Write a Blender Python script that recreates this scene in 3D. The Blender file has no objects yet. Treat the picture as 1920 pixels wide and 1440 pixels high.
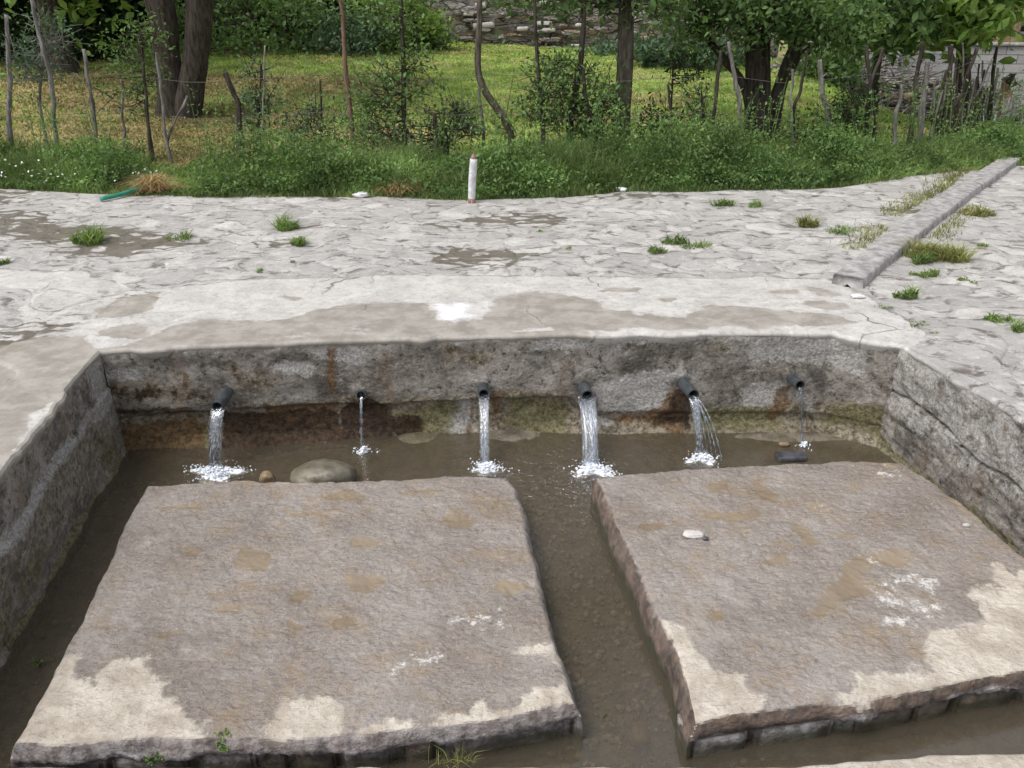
import bpy, bmesh, math, random
import numpy as np
from mathutils import Vector
sc = bpy.context.scene
COL = sc.collection
R = math.radians
rng = np.random.default_rng(7)
random.seed(7)

# ------------------------------------------------------------------ camera, sky, sun, exposure
CAMH = 1.6; PITCH = 24.5; FPX = 1600.0
cd = bpy.data.cameras.new('camera'); cam = bpy.data.objects.new('camera', cd); COL.objects.link(cam)
cam.location = (0, 0, CAMH); cam.rotation_euler = (R(90 - PITCH), 0, 0)
cd.sensor_width = 36; cd.lens = 36 * FPX / 1920; cd.clip_end = 2000; cd.clip_start = .05
sc.camera = cam
w = bpy.data.worlds.new('World'); sc.world = w; w.use_nodes = True
wn = w.node_tree
for n in list(wn.nodes): wn.nodes.remove(n)
sky = wn.nodes.new('ShaderNodeTexSky'); sky.sky_type = 'NISHITA'; sky.sun_disc = False
SUN_EL, SUN_AZ = 60, 238
sky.sun_elevation = R(SUN_EL); sky.sun_rotation = R(SUN_AZ); sky.dust_density = 3; sky.air_density = 1
hs = wn.nodes.new('ShaderNodeHueSaturation'); hs.inputs['Saturation'].default_value = .27
bg = wn.nodes.new('ShaderNodeBackground'); bg.inputs['Strength'].default_value = .15
wo = wn.nodes.new('ShaderNodeOutputWorld')
wn.links.new(sky.outputs[0], hs.inputs['Color']); wn.links.new(hs.outputs[0], bg.inputs[0]); wn.links.new(bg.outputs[0], wo.inputs[0])
sl = bpy.data.lights.new('sun', 'SUN'); sl.energy = 1.45; sl.angle = R(30); sl.color = (1, .97, .93)
so = bpy.data.objects.new('sun', sl); COL.objects.link(so)
az = R(SUN_AZ); el = R(SUN_EL)
sdir = Vector((math.sin(az) * math.cos(el), math.cos(az) * math.cos(el), math.sin(el)))   # towards the sun
so.rotation_euler = sdir.to_track_quat('Z', 'Y').to_euler()
sc.view_settings.view_transform = 'Standard'; sc.view_settings.look = 'None'
sc.view_settings.exposure = 0.48; sc.view_settings.gamma = 1

# ------------------------------------------------------------------ maths
CP, SP = math.cos(R(PITCH)), math.sin(R(PITCH))
def ray(px, py):
    a = (px - 960) / FPX; b = -(py - 720) / FPX
    return a, CP + b * SP, -SP + b * CP            # world x, y, z
def P(px, py, z=0.):                                # point of the photograph on the level plane z
    x, y, dz = ray(px, py); t = (z - CAMH) / dz
    return (x * t, y * t, z)
def PD(px, py, Y):                                  # point of the photograph at ground distance Y
    x, y, dz = ray(px, py); t = Y / y
    return (x * t, Y, CAMH + dz * t)
def PXY(pts, z=0.): return np.array([P(a, b, z)[:2] for a, b in pts])
def sstep(a, b, x):
    t = np.clip((np.asarray(x, float) - a) / (b - a), 0, 1); return t * t * (3 - 2 * t)
def _h(i, j, k, s):
    n = (i.astype(np.int64) * 374761393 + j.astype(np.int64) * 668265263 + k.astype(np.int64) * 2147483647 + s * 974634777) & 0xffffffff
    n = ((n ^ (n >> 13)) * 1274126177) & 0xffffffff
    n = ((n ^ (n >> 16)) * 2246822519) & 0xffffffff
    return ((n ^ (n >> 15)) & 0xffffff) / float(0xffffff)
def vnoise(x, y, z=0., s=0):
    x, y, z = np.broadcast_arrays(np.asarray(x, float), np.asarray(y, float), np.asarray(z, float))
    i, j, k = np.floor(x), np.floor(y), np.floor(z); fx, fy, fz = x - i, y - j, z - k
    fx, fy, fz = [f * f * (3 - 2 * f) for f in (fx, fy, fz)]
    i, j, k = i.astype(np.int64), j.astype(np.int64), k.astype(np.int64)
    r = 0
    for a in (0, 1):
        for b in (0, 1):
            for c in (0, 1):
                r = r + _h(i + a, j + b, k + c, s) * (fx if a else 1 - fx) * (fy if b else 1 - fy) * (fz if c else 1 - fz)
    return r
def fbm(x, y, z=0., s=0, o=4):                      # about -1 .. 1
    x, y, z = np.asarray(x, float), np.asarray(y, float), np.asarray(z, float)
    r = 0; a = .5; f = 1.
    for q in range(o):
        r = r + a * (vnoise(x * f, y * f, z * f, s + q) * 2 - 1); a *= .5; f *= 2.03
    return r
def sdf(poly, X, Y):                                # signed distance, positive inside
    poly = np.asarray(poly); n = len(poly); d = np.full(X.shape, 1e9); ins = np.zeros(X.shape, bool)
    for i in range(n):
        ax, ay = poly[i]; bx, by = poly[(i + 1) % n]
        ex, ey = bx - ax, by - ay; wx, wy = X - ax, Y - ay
        t = np.clip((wx * ex + wy * ey) / (ex * ex + ey * ey + 1e-12), 0, 1)
        d = np.minimum(d, (wx - ex * t) ** 2 + (wy - ey * t) ** 2)
        c = ((ay > Y) != (by > Y)); 
        with np.errstate(divide='ignore', invalid='ignore'):
            xi = (bx - ax) * (Y - ay) / (by - ay + 1e-15) + ax
        ins ^= (c & (X < xi))
    d = np.sqrt(d); return np.where(ins, d, -d)
def blobmask(polys, X, Y, z=0., wdt=.06, jit=.03, fq=9, s=3):
    m = np.zeros(X.shape)
    nx = X + jit * fbm(X * fq, Y * fq, 0, s); ny = Y + jit * fbm(X * fq, Y * fq, 5, s + 9)
    for p in polys:
        m = np.maximum(m, np.clip(.5 + sdf(PXY(p, z), nx, ny) / (2 * wdt), 0, 1))
    return m
def ell(cx, cy, rx, ry, n=12, a0=0.):
    c, s_ = math.cos(a0), math.sin(a0)
    return [(cx + rx * math.cos(t) * c - ry * math.sin(t) * s_, cy + rx * math.cos(t) * s_ + ry * math.sin(t) * c) for t in [2 * math.pi * k / n for k in range(n)]]
def resample(pl, n):
    pl = np.asarray(pl, float); L = np.r_[0, np.cumsum(np.linalg.norm(np.diff(pl, axis=0), axis=1))]
    t = np.linspace(0, L[-1], n); return np.stack([np.interp(t, L, pl[:, k]) for k in range(pl.shape[1])], 1)
def gz(x, y):                                       # height of the land
    x = np.asarray(x, float); y = np.asarray(y, float)
    drop = -.7 * sstep(5.2, 7.6, x) * sstep(9.6, 15, y)
    rise = .42 * sstep(11, 21, y) * (1 - sstep(5, 8, x))
    bank = .22 * sstep(12.3, 14.2, y + .6 * fbm(x * .4, y * .1, 0, 31)) * (1 - sstep(-3.5, 1.5, x))
    und = sstep(8.4, 10.5, y) * (.07 * fbm(x * .45, y * .45, 0, 21) + .03 * fbm(x * 1.6, y * 1.6, 0, 25))
    far = 3.5 * sstep(30, 110, np.hypot(x, y))
    return drop + rise + bank + und + far
def gzf(x, y): return float(gz(x, y))

# ------------------------------------------------------------------ mesh helpers
def tag(o, label=None, cat=None, group=None, kind=None):
    if label: o['label'] = label
    if cat: o['category'] = cat
    if group: o['group'] = group
    if kind: o['kind'] = kind
    return o
def empty(name, loc, label, cat, group=None):
    o = bpy.data.objects.new(name, None); COL.objects.link(o); o.location = loc; o.empty_display_size = .1
    return tag(o, label, cat, group)
def mesh(name, V, faces, mat, parent=None, attrs=None, smooth=False, cols=None):
    """faces: array or list of arrays (quads / tris). V in world coordinates; parent is an Empty without rotation"""
    V = np.asarray(V, np.float64).reshape(-1, 3)
    if parent is not None: V = V - np.array(parent.matrix_basis.translation if parent.parent is None else (np.array(parent.matrix_basis.translation) + np.array(parent.parent.matrix_basis.translation)))
    if not isinstance(faces, list): faces = [faces]
    faces = [np.asarray(f, np.int32) for f in faces if len(f)]
    me = bpy.data.meshes.new(name)
    me.vertices.add(len(V)); me.vertices.foreach_set('co', V.astype(np.float32).ravel())
    li = np.concatenate([f.ravel() for f in faces]); me.loops.add(len(li)); me.loops.foreach_set('vertex_index', li)
    tot = np.concatenate([np.full(len(f), f.shape[1], np.int32) for f in faces])
    st = np.concatenate([[0], np.cumsum(tot)[:-1]]).astype(np.int32)
    me.polygons.add(len(tot)); me.polygons.foreach_set('loop_start', st); me.polygons.foreach_set('loop_total', tot)
    if smooth: me.polygons.foreach_set('use_smooth', np.ones(len(tot), bool))
    me.update(calc_edges=True); me.validate()
    for k, a in (attrs or {}).items():
        at = me.attributes.new(k, 'FLOAT', 'POINT'); at.data.foreach_set('value', np.asarray(a, np.float32).ravel())
    for k, a in (cols or {}).items():
        at = me.attributes.new(k, 'FLOAT_COLOR', 'POINT')
        a = np.asarray(a, np.float32); a = np.concatenate([a, np.ones((len(a), 1), np.float32)], 1); at.data.foreach_set('color', a.ravel())
    me.materials.append(mat)
    o = bpy.data.objects.new(name, me); COL.objects.link(o)
    if parent is not None: o.parent = parent
    return o
def gridf(nu, nv, off=0, wrap=False):                # faces of nu x nv vertices (row major, u slow)
    i = np.arange(nu - 1)[:, None]; j = np.arange(nv if wrap else nv - 1)[None, :]
    a = i * nv + j; b = i * nv + (j + 1) % nv
    return (np.stack([a, b, b + nv, a + nv], -1).reshape(-1, 4) + off)
class MB:
    def __init__(s): s.V = []; s.F = {}; s.n = 0; s.A = []
    def add(s, V, faces, a=0.):
        V = np.asarray(V, float).reshape(-1, 3)
        for f in (faces if isinstance(faces, list) else [faces]):
            f = np.asarray(f)
            if len(f): s.F.setdefault(f.shape[1], []).append(f + s.n)
        s.V.append(V); s.A.append(np.broadcast_to(np.asarray(a, float), (len(V),)).copy()); s.n += len(V)
    def build(s, name, mat, parent=None, smooth=False):
        return mesh(name, np.concatenate(s.V), [np.concatenate(v) for v in s.F.values()], mat, parent, {'rnd': np.concatenate(s.A)}, smooth)
def tube(mb, pts, rad, sides=8, noise=0., seed=0, cap=True, a=0., sub=4):
    pts = np.asarray(pts, float); rad = np.asarray(rad, float) * np.ones(len(pts))
    if sub > 1 and len(pts) > 1:                     # Catmull-Rom
        n = len(pts); t = np.linspace(0, n - 1, (n - 1) * sub + 1); i = np.minimum(t.astype(int), n - 2); f = (t - i)[:, None]
        p0, p1, p2, p3 = pts[np.maximum(i - 1, 0)], pts[i], pts[i + 1], pts[np.minimum(i + 2, n - 1)]
        pp = .5 * ((2 * p1) + (p2 - p0) * f + (2 * p0 - 5 * p1 + 4 * p2 - p3) * f ** 2 + (3 * p1 - p0 - 3 * p2 + p3) * f ** 3)
        rad = rad[i] * (1 - f[:, 0]) + rad[i + 1] * f[:, 0]; pts = pp
    T = np.gradient(pts, axis=0); T /= np.linalg.norm(T, axis=1)[:, None] + 1e-9
    ref = np.array([0, 0, 1.]) if abs(T[:, 2]).mean() < .7 else np.array([1., 0, 0])
    U = np.cross(T, ref); U /= np.linalg.norm(U, axis=1)[:, None] + 1e-9; W = np.cross(T, U)
    th = np.linspace(0, 2 * np.pi, sides, endpoint=False)
    r = rad[:, None] * np.ones(sides)
    if noise:
        L = np.cumsum(np.r_[0, np.linalg.norm(np.diff(pts, axis=0), axis=1)])[:, None]
        r = r * (1 + noise * fbm(np.cos(th)[None] * 1.5 + 7, np.sin(th)[None] * 1.5 + L / (rad.mean() * 8), L / (rad.mean() * 5), seed, 3) * 1.6)
    V = pts[:, None] + r[..., None] * (np.cos(th)[None, :, None] * U[:, None] + np.sin(th)[None, :, None] * W[:, None])
    V = V.reshape(-1, 3); F = [gridf(len(pts), sides, 0, True)]
    if cap:
        V = np.concatenate([V, pts[:1], pts[-1:]]); n = len(pts) * sides; k = np.arange(sides); k2 = (k + 1) % sides
        F.append(np.stack([k2, k, np.full(sides, n)], -1)); F.append(np.stack([(len(pts) - 1) * sides + k, (len(pts) - 1) * sides + k2, np.full(sides, n + 1)], -1))
    mb.add(V, F, a)
def leaves(mb, C, size, up=.5, asp=.45, seed=None, a=None, flat=0.):
    """C (N,3) centres; leaf = folded kite"""
    C = np.asarray(C, float); N = len(C)
    if not N: return
    size = np.asarray(size, float) * np.ones(N)
    d = rng.normal(size=(N, 3)); d[:, 2] = d[:, 2] * (1 - flat) - .15; d /= np.linalg.norm(d, axis=1)[:, None]
    nrm = rng.normal(size=(N, 3)) * (1 - up) + np.array([0, 0, 1.]) * up * 2
    s = np.cross(d, nrm); s /= np.linalg.norm(s, axis=1)[:, None] + 1e-9; nn = np.cross(s, d)
    L = size[:, None]; wd = L * asp
    V = np.stack([C - d * L * .5, C - d * L * .1 + s * wd * .5 + nn * L * .08, C + d * L * .2 + s * wd * .42 + nn * L * .06, C + d * L * .55 - nn * L * .05,
                  C + d * L * .2 - s * wd * .42 + nn * L * .06, C - d * L * .1 - s * wd * .5 + nn * L * .08], 1).reshape(-1, 3)
    i = np.arange(N)[:, None] * 6
    F = np.concatenate([i + np.array([[0, 1, 2, 3]]), i + np.array([[0, 3, 4, 5]])])
    a = rng.random(N) if a is None else np.asarray(a) * np.ones(N)
    mb.add(V, F, np.repeat(a, 6))
def blades(mb, C, h, wd, lean=.5, a=None, flatdir=None):
    C = np.asarray(C, float); N = len(C)
    if not N: return
    h = (np.asarray(h, float) * np.ones(N))[:, None]; wd = (np.asarray(wd, float) * np.ones(N))[:, None]
    th = rng.random(N) * 2 * np.pi; D = np.stack([np.cos(th), np.sin(th), 0 * th], 1)
    if flatdir is not None: D = D * .5 + flatdir; D /= np.linalg.norm(D, axis=1)[:, None] + 1e-9
    le = lean * (.3 + rng.random(N))[:, None]
    ph = rng.random(N) * 2 * np.pi; S = np.stack([np.cos(ph), np.sin(ph), 0 * ph], 1)
    up = np.array([0, 0, 1.])
    m = C + up * h * .55 + D * h * le * .3; t = C + up * h * (1 - .35 * le) + D * h * le
    V = np.stack([C - S * wd / 2, C + S * wd / 2, m + S * wd * .4, m - S * wd * .4, t], 1).reshape(-1, 3)
    i = np.arange(N)[:, None] * 5
    a = rng.random(N) if a is None else np.asarray(a) * np.ones(N)
    mb.add(V, [i + np.array([[0, 1, 2, 3]]), i + np.array([[3, 2, 4]])], np.repeat(a, 5))

# ------------------------------------------------------------------ node helpers
class M:
    def __init__(s, name):
        s.m = bpy.data.materials.new(name); s.m.use_nodes = True; s.t = s.m.node_tree
        for n in list(s.t.nodes): s.t.nodes.remove(n)
        s.out = s.t.nodes.new('ShaderNodeOutputMaterial'); s.g = s.t.nodes.new('ShaderNodeNewGeometry')
        s.pos = s.g.outputs['Position']
    def nd(s, ty, ins=None, **pr):
        n = s.t.nodes.new('ShaderNode' + ty)
        for k, v in pr.items(): setattr(n, k, v)
        for k, v in (ins or {}).items():
            i = n.inputs[k]
            if isinstance(v, bpy.types.NodeSocket): s.t.links.new(v, i)
            else:
                if isinstance(v, tuple) and len(v) == 3 and i.type == 'RGBA': v = v + (1,)
                i.default_value = v
        return n
    def ma(s, op, a, b=0., c=0., clamp=False):
        n = s.nd('Math', {0: a, 1: b}, operation=op, use_clamp=clamp)
        if op in ('MULTIPLY_ADD', 'SMOOTH_MIN'): s.nd
        return n.outputs[0]
    def mr(s, v, a, b, c=0., d=1.):
        return s.nd('MapRange', {0: v, 1: a, 2: b, 3: c, 4: d}, interpolation_type='SMOOTHSTEP').outputs[0]
    def mix(s, f, a, b, bl='MIX'):
        n = s.t.nodes.new('ShaderNodeMix'); n.data_type = 'RGBA'; n.blend_type = bl
        for i, v in ((0, f), (6, a), (7, b)):
            if isinstance(v, bpy.types.NodeSocket): s.t.links.new(v, n.inputs[i])
            else: n.inputs[i].default_value = (v + (1,)) if isinstance(v, tuple) else v
        return n.outputs[2]
    def noise(s, sc_, det=4, rough=.55, vec=None, dist=0., out=0):
        return s.nd('TexNoise', {'Vector': vec or s.pos, 'Scale': sc_, 'Detail': det, 'Roughness': rough, 'Distortion': dist}).outputs[out]
    def vor(s, sc_, feat='F1', vec=None, out='Distance', rnd=1.):
        return s.nd('TexVoronoi', {'Vector': vec or s.pos, 'Scale': sc_, 'Randomness': rnd}, feature=feat).outputs[out]
    def warp(s, sc_, amt, vec=None):
        c = s.noise(sc_, 3, .5, vec, out=1)
        v = s.nd('VectorMath', {0: c, 1: (.5, .5, .5)}, operation='SUBTRACT').outputs[0]
        v = s.nd('VectorMath', {0: v, 'Scale': amt}, operation='SCALE').outputs[0]
        return s.nd('VectorMath', {0: vec or s.pos, 1: v}, operation='ADD').outputs[0]
    def scale(s, v3, vec=None): return s.nd('VectorMath', {0: vec or s.pos, 1: v3}, operation='MULTIPLY').outputs[0]
    def attr(s, name, out='Fac'): return s.nd('Attribute', attribute_name=name).outputs[out]
    def sep(s, v): n = s.nd('SeparateXYZ', {0: v}); return n.outputs
    def bump(s, h, dist=.01, st=1., nrm=None):
        d = {'Height': h, 'Distance': dist, 'Strength': st}
        if nrm: d['Normal'] = nrm
        return s.nd('Bump', d).outputs[0]
    def bsdf(s, col, rough=.8, nrm=None, spec=.3, **kw):
        d = {'Base Color': col, 'Roughness': rough, 'Specular IOR Level': spec}
        if nrm: d['Normal'] = nrm
        d.update(kw)
        b = s.nd('BsdfPrincipled', d); s.t.links.new(b.outputs[0], s.out.inputs[0]); return b.outputs[0]

def paving_mat():
    m = M('paving_stone')
    wv = m.warp(1.6, .55); wv2 = m.warp(8, .12, wv)
    v2 = m.scale((1, 1, 0), wv2)
    e = m.vor(4.6, 'DISTANCE_TO_EDGE', v2); cc = m.vor(4.6, 'F1', v2, 'Color'); cell = m.sep(cc)[0]
    e2 = m.vor(10, 'DISTANCE_TO_EDGE', v2); c2 = m.sep(m.vor(10, 'F1', v2, 'Color'))[1]
    sm = m.mr(m.ma('ADD', m.attr('smooth'), m.ma('MULTIPLY', m.ma('SUBTRACT', m.noise(9, 5, .6), .5), .5)), .42, .58)
    rough = m.ma('SUBTRACT', 1., sm)
    jm = m.mr(m.noise(3.5, 5, .7), .48, .66)
    joint = m.ma('MULTIPLY', m.mr(e, 0., .035, 1., 0.), m.ma('MULTIPLY', jm, rough))
    j2 = m.ma('MULTIPLY', m.mr(e2, 0., .03, 1., 0.), m.ma('MULTIPLY', m.mr(m.noise(3.1, 3), .5, .66), rough))
    cr = m.vor(1.3, 'DISTANCE_TO_EDGE', m.scale((1, 1, 0), m.warp(3.5, .35)))
    crack = m.ma('MULTIPLY', m.mr(cr, 0., .007, 1., 0.), m.ma('MULTIPLY', m.mr(m.noise(1.1, 2, vec=m.scale((1, 1, 1), m.pos)), .5, .62), sm))
    n1 = m.noise(5, 8, .65); n2 = m.noise(38, 5, .7)
    col = m.mix(m.mr(n1, .3, .7), (.41, .39, .37), (.54, .52, .495))
    col = m.mix(m.ma('MULTIPLY', rough, .75), col, m.mix(cell, (.34, .328, .315), (.57, .548, .52)))
    col = m.mix(m.ma('MULTIPLY', rough, m.mr(c2, .2, .9, 0., .45)), col, (.30, .285, .27))
    pale = m.mr(m.noise(2.4, 6, .7), .52, .68)
    col = m.mix(m.ma('MULTIPLY', pale, .6), col, (.60, .575, .54))
    n3 = m.noise(17, 7, .78); col = m.mix(m.mr(n3, .48, .36, 0., .55), col, (.27, .255, .245)); col = m.mix(m.mr(n3, .54, .66, 0., .55), col, (.66, .64, .62)); col = m.mix(m.mr(n2, .52, .68, 0., .5), col, (.27, .25, .23))
    col = m.mix(m.ma('MULTIPLY', m.ma('MULTIPLY', m.mr(e, .02, .075, 1., 0.), rough), m.mr(m.noise(2.3, 5, .7), .42, .60, 0., .6)), col, m.mix(n2, (.30, .285, .275), (.42, .40, .385)))
    edge_shade = m.mr(m.noise(1., 6, .75, m.scale((6, 13, 9), wv)), .50, .60)  # small shadows at the stone edges, painted in as dark flecks
    col = m.mix(m.ma('MULTIPLY', m.ma('MULTIPLY', edge_shade, rough), m.mr(e, .0, .22, .95, 0.)), col, (.13, .11, .098))
    col = m.mix(m.ma('MULTIPLY', m.ma('MAXIMUM', joint, m.ma('MULTIPLY', j2, .8)), m.mr(m.noise(6, 4), .42, .58, 0., .85)), col, (.13, .112, .098))
    col = m.mix(m.ma('MULTIPLY', crack, .8), col, (.13, .115, .095))
    jn = m.ma('MULTIPLY', m.ma('SUBTRACT', m.noise(14, 6, .7), .5), .9)
    e3 = m.vor(5.5, 'DISTANCE_TO_EDGE', m.scale((.8, 1.5, 0), m.warp(5, .16)))
    dj = m.ma('MULTIPLY', m.ma('SUBTRACT', .16, e3), 3.2)
    dirt = m.mr(m.ma('ADD', m.ma('ADD', m.attr('dirt'), dj), m.ma('MULTIPLY', jn, 1.5)), .62, .90)
    col = m.mix(m.ma('MULTIPLY', dirt, .85), col, m.mix(m.noise(20, 5, .75), (.035, .03, .018), (.17, .145, .105)))
    jn2 = m.ma('MULTIPLY', m.ma('SUBTRACT', m.noise(9, 9, .7), .5), 1.25)
    wet = m.mr(m.ma('ADD', m.attr('wet'), jn2), .40, .60)
    col = m.mix(m.ma('MULTIPLY', wet, .85), col, m.mix(m.mr(m.noise(7, 7, .7), .36, .64), (.225, .20, .168), (.36, .33, .292)))
    wh = m.mr(m.ma('ADD', m.attr('white'), m.ma('MULTIPLY', jn, .9)), .45, .95)
    col = m.mix(m.ma('MULTIPLY', wh, .9), col, (.78, .78, .80))
    h = m.ma('ADD', m.ma('MULTIPLY', m.mr(e, 0., .12), m.ma('MULTIPLY', rough, .35)), m.ma('ADD', m.ma('MULTIPLY', n1, .55), m.ma('MULTIPLY', n3, m.ma('MULTIPLY', rough, .6))))
    h = m.ma('ADD', h, m.ma('MULTIPLY', m.ma('MULTIPLY', cell, rough), .5))
    h = m.ma('ADD', h, m.ma('MULTIPLY', m.ma('MULTIPLY', c2, rough), .25))
    h = m.ma('SUBTRACT', h, m.ma('MULTIPLY', crack, .6))
    nr = m.bump(h, .014, .9); nr = m.bump(n2, .004, .8, nr)
    m.bsdf(col, m.mix(wet, (.9, .9, .9), (.55, .55, .55)), nr, .3)
    return m.m
def slab_mat():
    m = M('wet_slab_concrete'); z = m.sep(m.pos)[2]; nz = m.sep(m.g.outputs['True Normal'])[2]
    gr = m.noise(75, 5, .75); gm = m.noise(18, 6, .65); gl = m.noise(3.2, 5, .6)
    ripn = m.noise(30, 3, .6, m.scale((.6, 1.5, 1), m.warp(4, .12)))
    col = m.mix(m.mr(gl, .3, .7), (.225, .192, .168), (.330, .292, .265))
    col = m.mix(m.mr(m.noise(7, 6, .7), .5, .75, 0., .6), col, (.225, .165, .108))
    col = m.mix(m.mr(gr, .52, .70, 0., .55), col, (.50, .46, .43))
    col = m.mix(m.mr(gr, .48, .32, 0., .6), col, (.12, .095, .078))
    col = m.mix(m.mr(m.noise(6, 8, .75), .49, .66, 0., .75), col, (.285, .215, .145)); col = m.mix(m.mr(m.noise(3.5, 6, .7), .53, .70, 0., .6), col, (.42, .385, .36))  # brown mottling, then the wet sheen painted as light grey patches
    jn = m.ma('MULTIPLY', m.ma('SUBTRACT', m.noise(13, 7, .68), .5), .8)
    dry = m.mr(m.ma('ADD', m.attr('dry'), m.ma('MULTIPLY', m.ma('SUBTRACT', m.noise(17, 8, .72), .5), 1.7)), .22, .50)
    dc = m.mix(m.mr(m.noise(9, 6, .7), .35, .7), (.42, .365, .30), (.64, .585, .505))
    dc = m.mix(m.mr(m.noise(60, 4, .7), .56, .7, 0., .6), dc, (.24, .215, .20))
    col = m.mix(dry, col, dc)
    # the outer faces: grey weathered, dark and green near the water line
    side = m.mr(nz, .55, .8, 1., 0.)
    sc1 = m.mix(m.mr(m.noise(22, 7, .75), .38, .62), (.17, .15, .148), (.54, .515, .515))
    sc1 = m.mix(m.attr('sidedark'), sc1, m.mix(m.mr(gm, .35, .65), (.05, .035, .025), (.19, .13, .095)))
    lowz = m.mr(m.ma('ADD', z, m.ma('MULTIPLY', m.ma('SUBTRACT', gm, .5), .08)), -.545, -.49, 1., 0.)
    sc1 = m.mix(m.ma('MULTIPLY', lowz, .85), sc1, m.mix(m.noise(30, 2), (.025, .022, .015), (.055, .06, .02)))
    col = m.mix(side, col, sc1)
    pud = m.mr(m.ma('ADD', m.attr('puddle'), m.ma('MULTIPLY', m.ma('SUBTRACT', m.noise(30, 7, .75), .5), 1.5)), .42, .66)
    col = m.mix(m.ma('MULTIPLY', pud, .80), col, m.mix(m.mr(gl, .35, .65), (.175, .13, .08), (.26, .20, .13)))
    wh = m.mr(m.ma('ADD', m.attr('white'), m.ma('MULTIPLY', m.ma('SUBTRACT', m.noise(34, 7, .8), .5), 2.2)), .48, .78)
    col = m.mix(m.ma('MULTIPLY', wh, .85), col, (.74, .72, .69))
    rg = m.mix(dry, m.mix(m.mr(gm, .35, .65), (.22, .22, .22), (.5, .5, .5)), (.9, .9, .9))
    rg = m.mix(side, rg, (.8, .8, .8)); rg = m.mix(pud, rg, (.07, .07, .07))
    k = m.ma('SUBTRACT', 1., m.ma('MULTIPLY', pud, .93))
    nr = m.bump(m.ma('ADD', m.ma('MULTIPLY', gm, .8), m.ma('MULTIPLY', ripn, .6)), .016, k)
    nr = m.bump(gr, .006, k, nr)
    m.bsdf(col, rg, nr, .5); return m.m
def wall_mat():
    m = M('basin_wall_concrete'); x, y, z = m.sep(m.pos)[:3]
    g1 = m.noise(5.5, 7, .7); g2 = m.noise(26, 6, .75); g3 = m.noise(90, 3, .7); g4 = m.noise(2.3, 4, .6)
    col = m.mix(m.mr(g1, .36, .64), (.165, .145, .120), (.37, .34, .305))
    col = m.mix(m.mr(g2, .50, .70, 0., .6), col, (.52, .485, .445)); col = m.mix(m.mr(m.noise(3.4, 5, .7), .52, .64, 0., .72), col, (.075, .065, .055))
    col = m.mix(m.mr(g2, .47, .34, 0., .92), col, (.045, .038, .03)); g5 = m.noise(60, 5, .8); col = m.mix(m.mr(g5, .53, .66, 0., .42), col, (.46, .43, .40)); col = m.mix(m.mr(g5, .47, .34, 0., .55), col, (.05, .042, .033))
    col = m.mix(m.mr(m.noise(1., 4, .6, m.scale((7, 7, 1.1))), .56, .72, 0., .55), col, (.20, .125, .06))
    top = m.mr(m.ma('ADD', z, m.ma('MULTIPLY', m.ma('SUBTRACT', m.noise(9, 4), .5), .12)), -.07, -.01)
    col = m.mix(m.ma('MULTIPLY', top, .55), col, m.mix(m.mr(g2, .4, .6), (.30, .27, .24), (.55, .52, .48)))
    jn = m.ma('MULTIPLY', m.ma('SUBTRACT', m.noise(15, 9, .76), .5), 1.7)
    def layer(nm, lo, hi, amt, c1, c2, col, sc_=20):
        f = m.mr(m.ma('ADD', m.attr(nm), jn), lo, hi)
        return m.mix(m.ma('MULTIPLY', f, amt), col, m.mix(m.mr(m.noise(sc_ * 1.6, 6, .8), .40, .60), c1, c2)), f
    col, f0 = layer('damp', .4, .75, .85, (.08, .062, .038), (.38, .33, .24), col)
    col, f1 = layer('pale', .45, .7, .8, (.30, .285, .265), (.60, .585, .56), col, 40)
    col, f2 = layer('moss', .45, .72, .8, (.075, .07, .028), (.28, .255, .13), col, 30)
    col, f3 = layer('rust', .42, .65, .85, (.075, .040, .020), (.25, .155, .075), col, 26)
    col, f4 = layer('black', .42, .66, .93, (.012, .009, .007), (.090, .050, .027), col, 24)
    nr = m.bump(m.ma('ADD', g1, m.ma('MULTIPLY', g2, .8)), .03, 1.); nr = m.bump(g3, .006, .9, nr)
    wetf = m.ma('MAXIMUM', f0, f4)
    m.bsdf(col, m.mix(wetf, (.88, .88, .88), (.55, .55, .55)), nr, .25); return m.m
def water_mat():
    m = M('shallow_water')
    rp = m.attr('ripple')
    n1 = m.noise(22, 3, .6, m.warp(6, .08)); n2 = m.noise(60, 2, .6); n3 = m.noise(5, 2)
    h = m.ma('ADD', m.ma('MULTIPLY', m.ma('ADD', n1, m.ma('MULTIPLY', n2, .5)), m.ma('ADD', rp, .03)), m.ma('MULTIPLY', n3, .05))
    nr = m.bump(h, .020, 1.)
    fr = m.nd('Fresnel', {'IOR': 1.75, 'Normal': nr}).outputs[0]
    tr = m.nd('BsdfTransparent', {'Color': (.74, .68, .57)}).outputs[0]
    mud = m.nd('BsdfDiffuse', {'Color': (.185, .158, .115)}).outputs[0]
    t2 = m.nd('MixShader', {0: .30, 1: tr, 2: mud}).outputs[0]
    gl = m.nd('BsdfGlossy', {'Color': (1, 1, 1), 'Roughness': .02, 'Normal': nr}).outputs[0]
    s = m.nd('MixShader', {0: fr, 1: t2, 2: gl}).outputs[0]
    m.t.links.new(s, m.out.inputs[0]); return m.m
def bed_mat():
    m = M('muddy_channel_bed'); g = m.noise(14, 7, .7); g2 = m.noise(70, 3, .7)
    col = m.mix(m.mr(g, .35, .65), (.085, .072, .052), (.22, .19, .145))
    col = m.mix(m.mr(g2, .55, .75, 0., .6), col, (.42, .36, .28)); col = m.mix(m.mr(m.noise(3, 4), .5, .7, 0., .5), col, (.12, .10, .045))
    nr = m.bump(g, .02, 1.); m.bsdf(col, .5, m.bump(g2, .005, .8, nr), .4); return m.m
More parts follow.
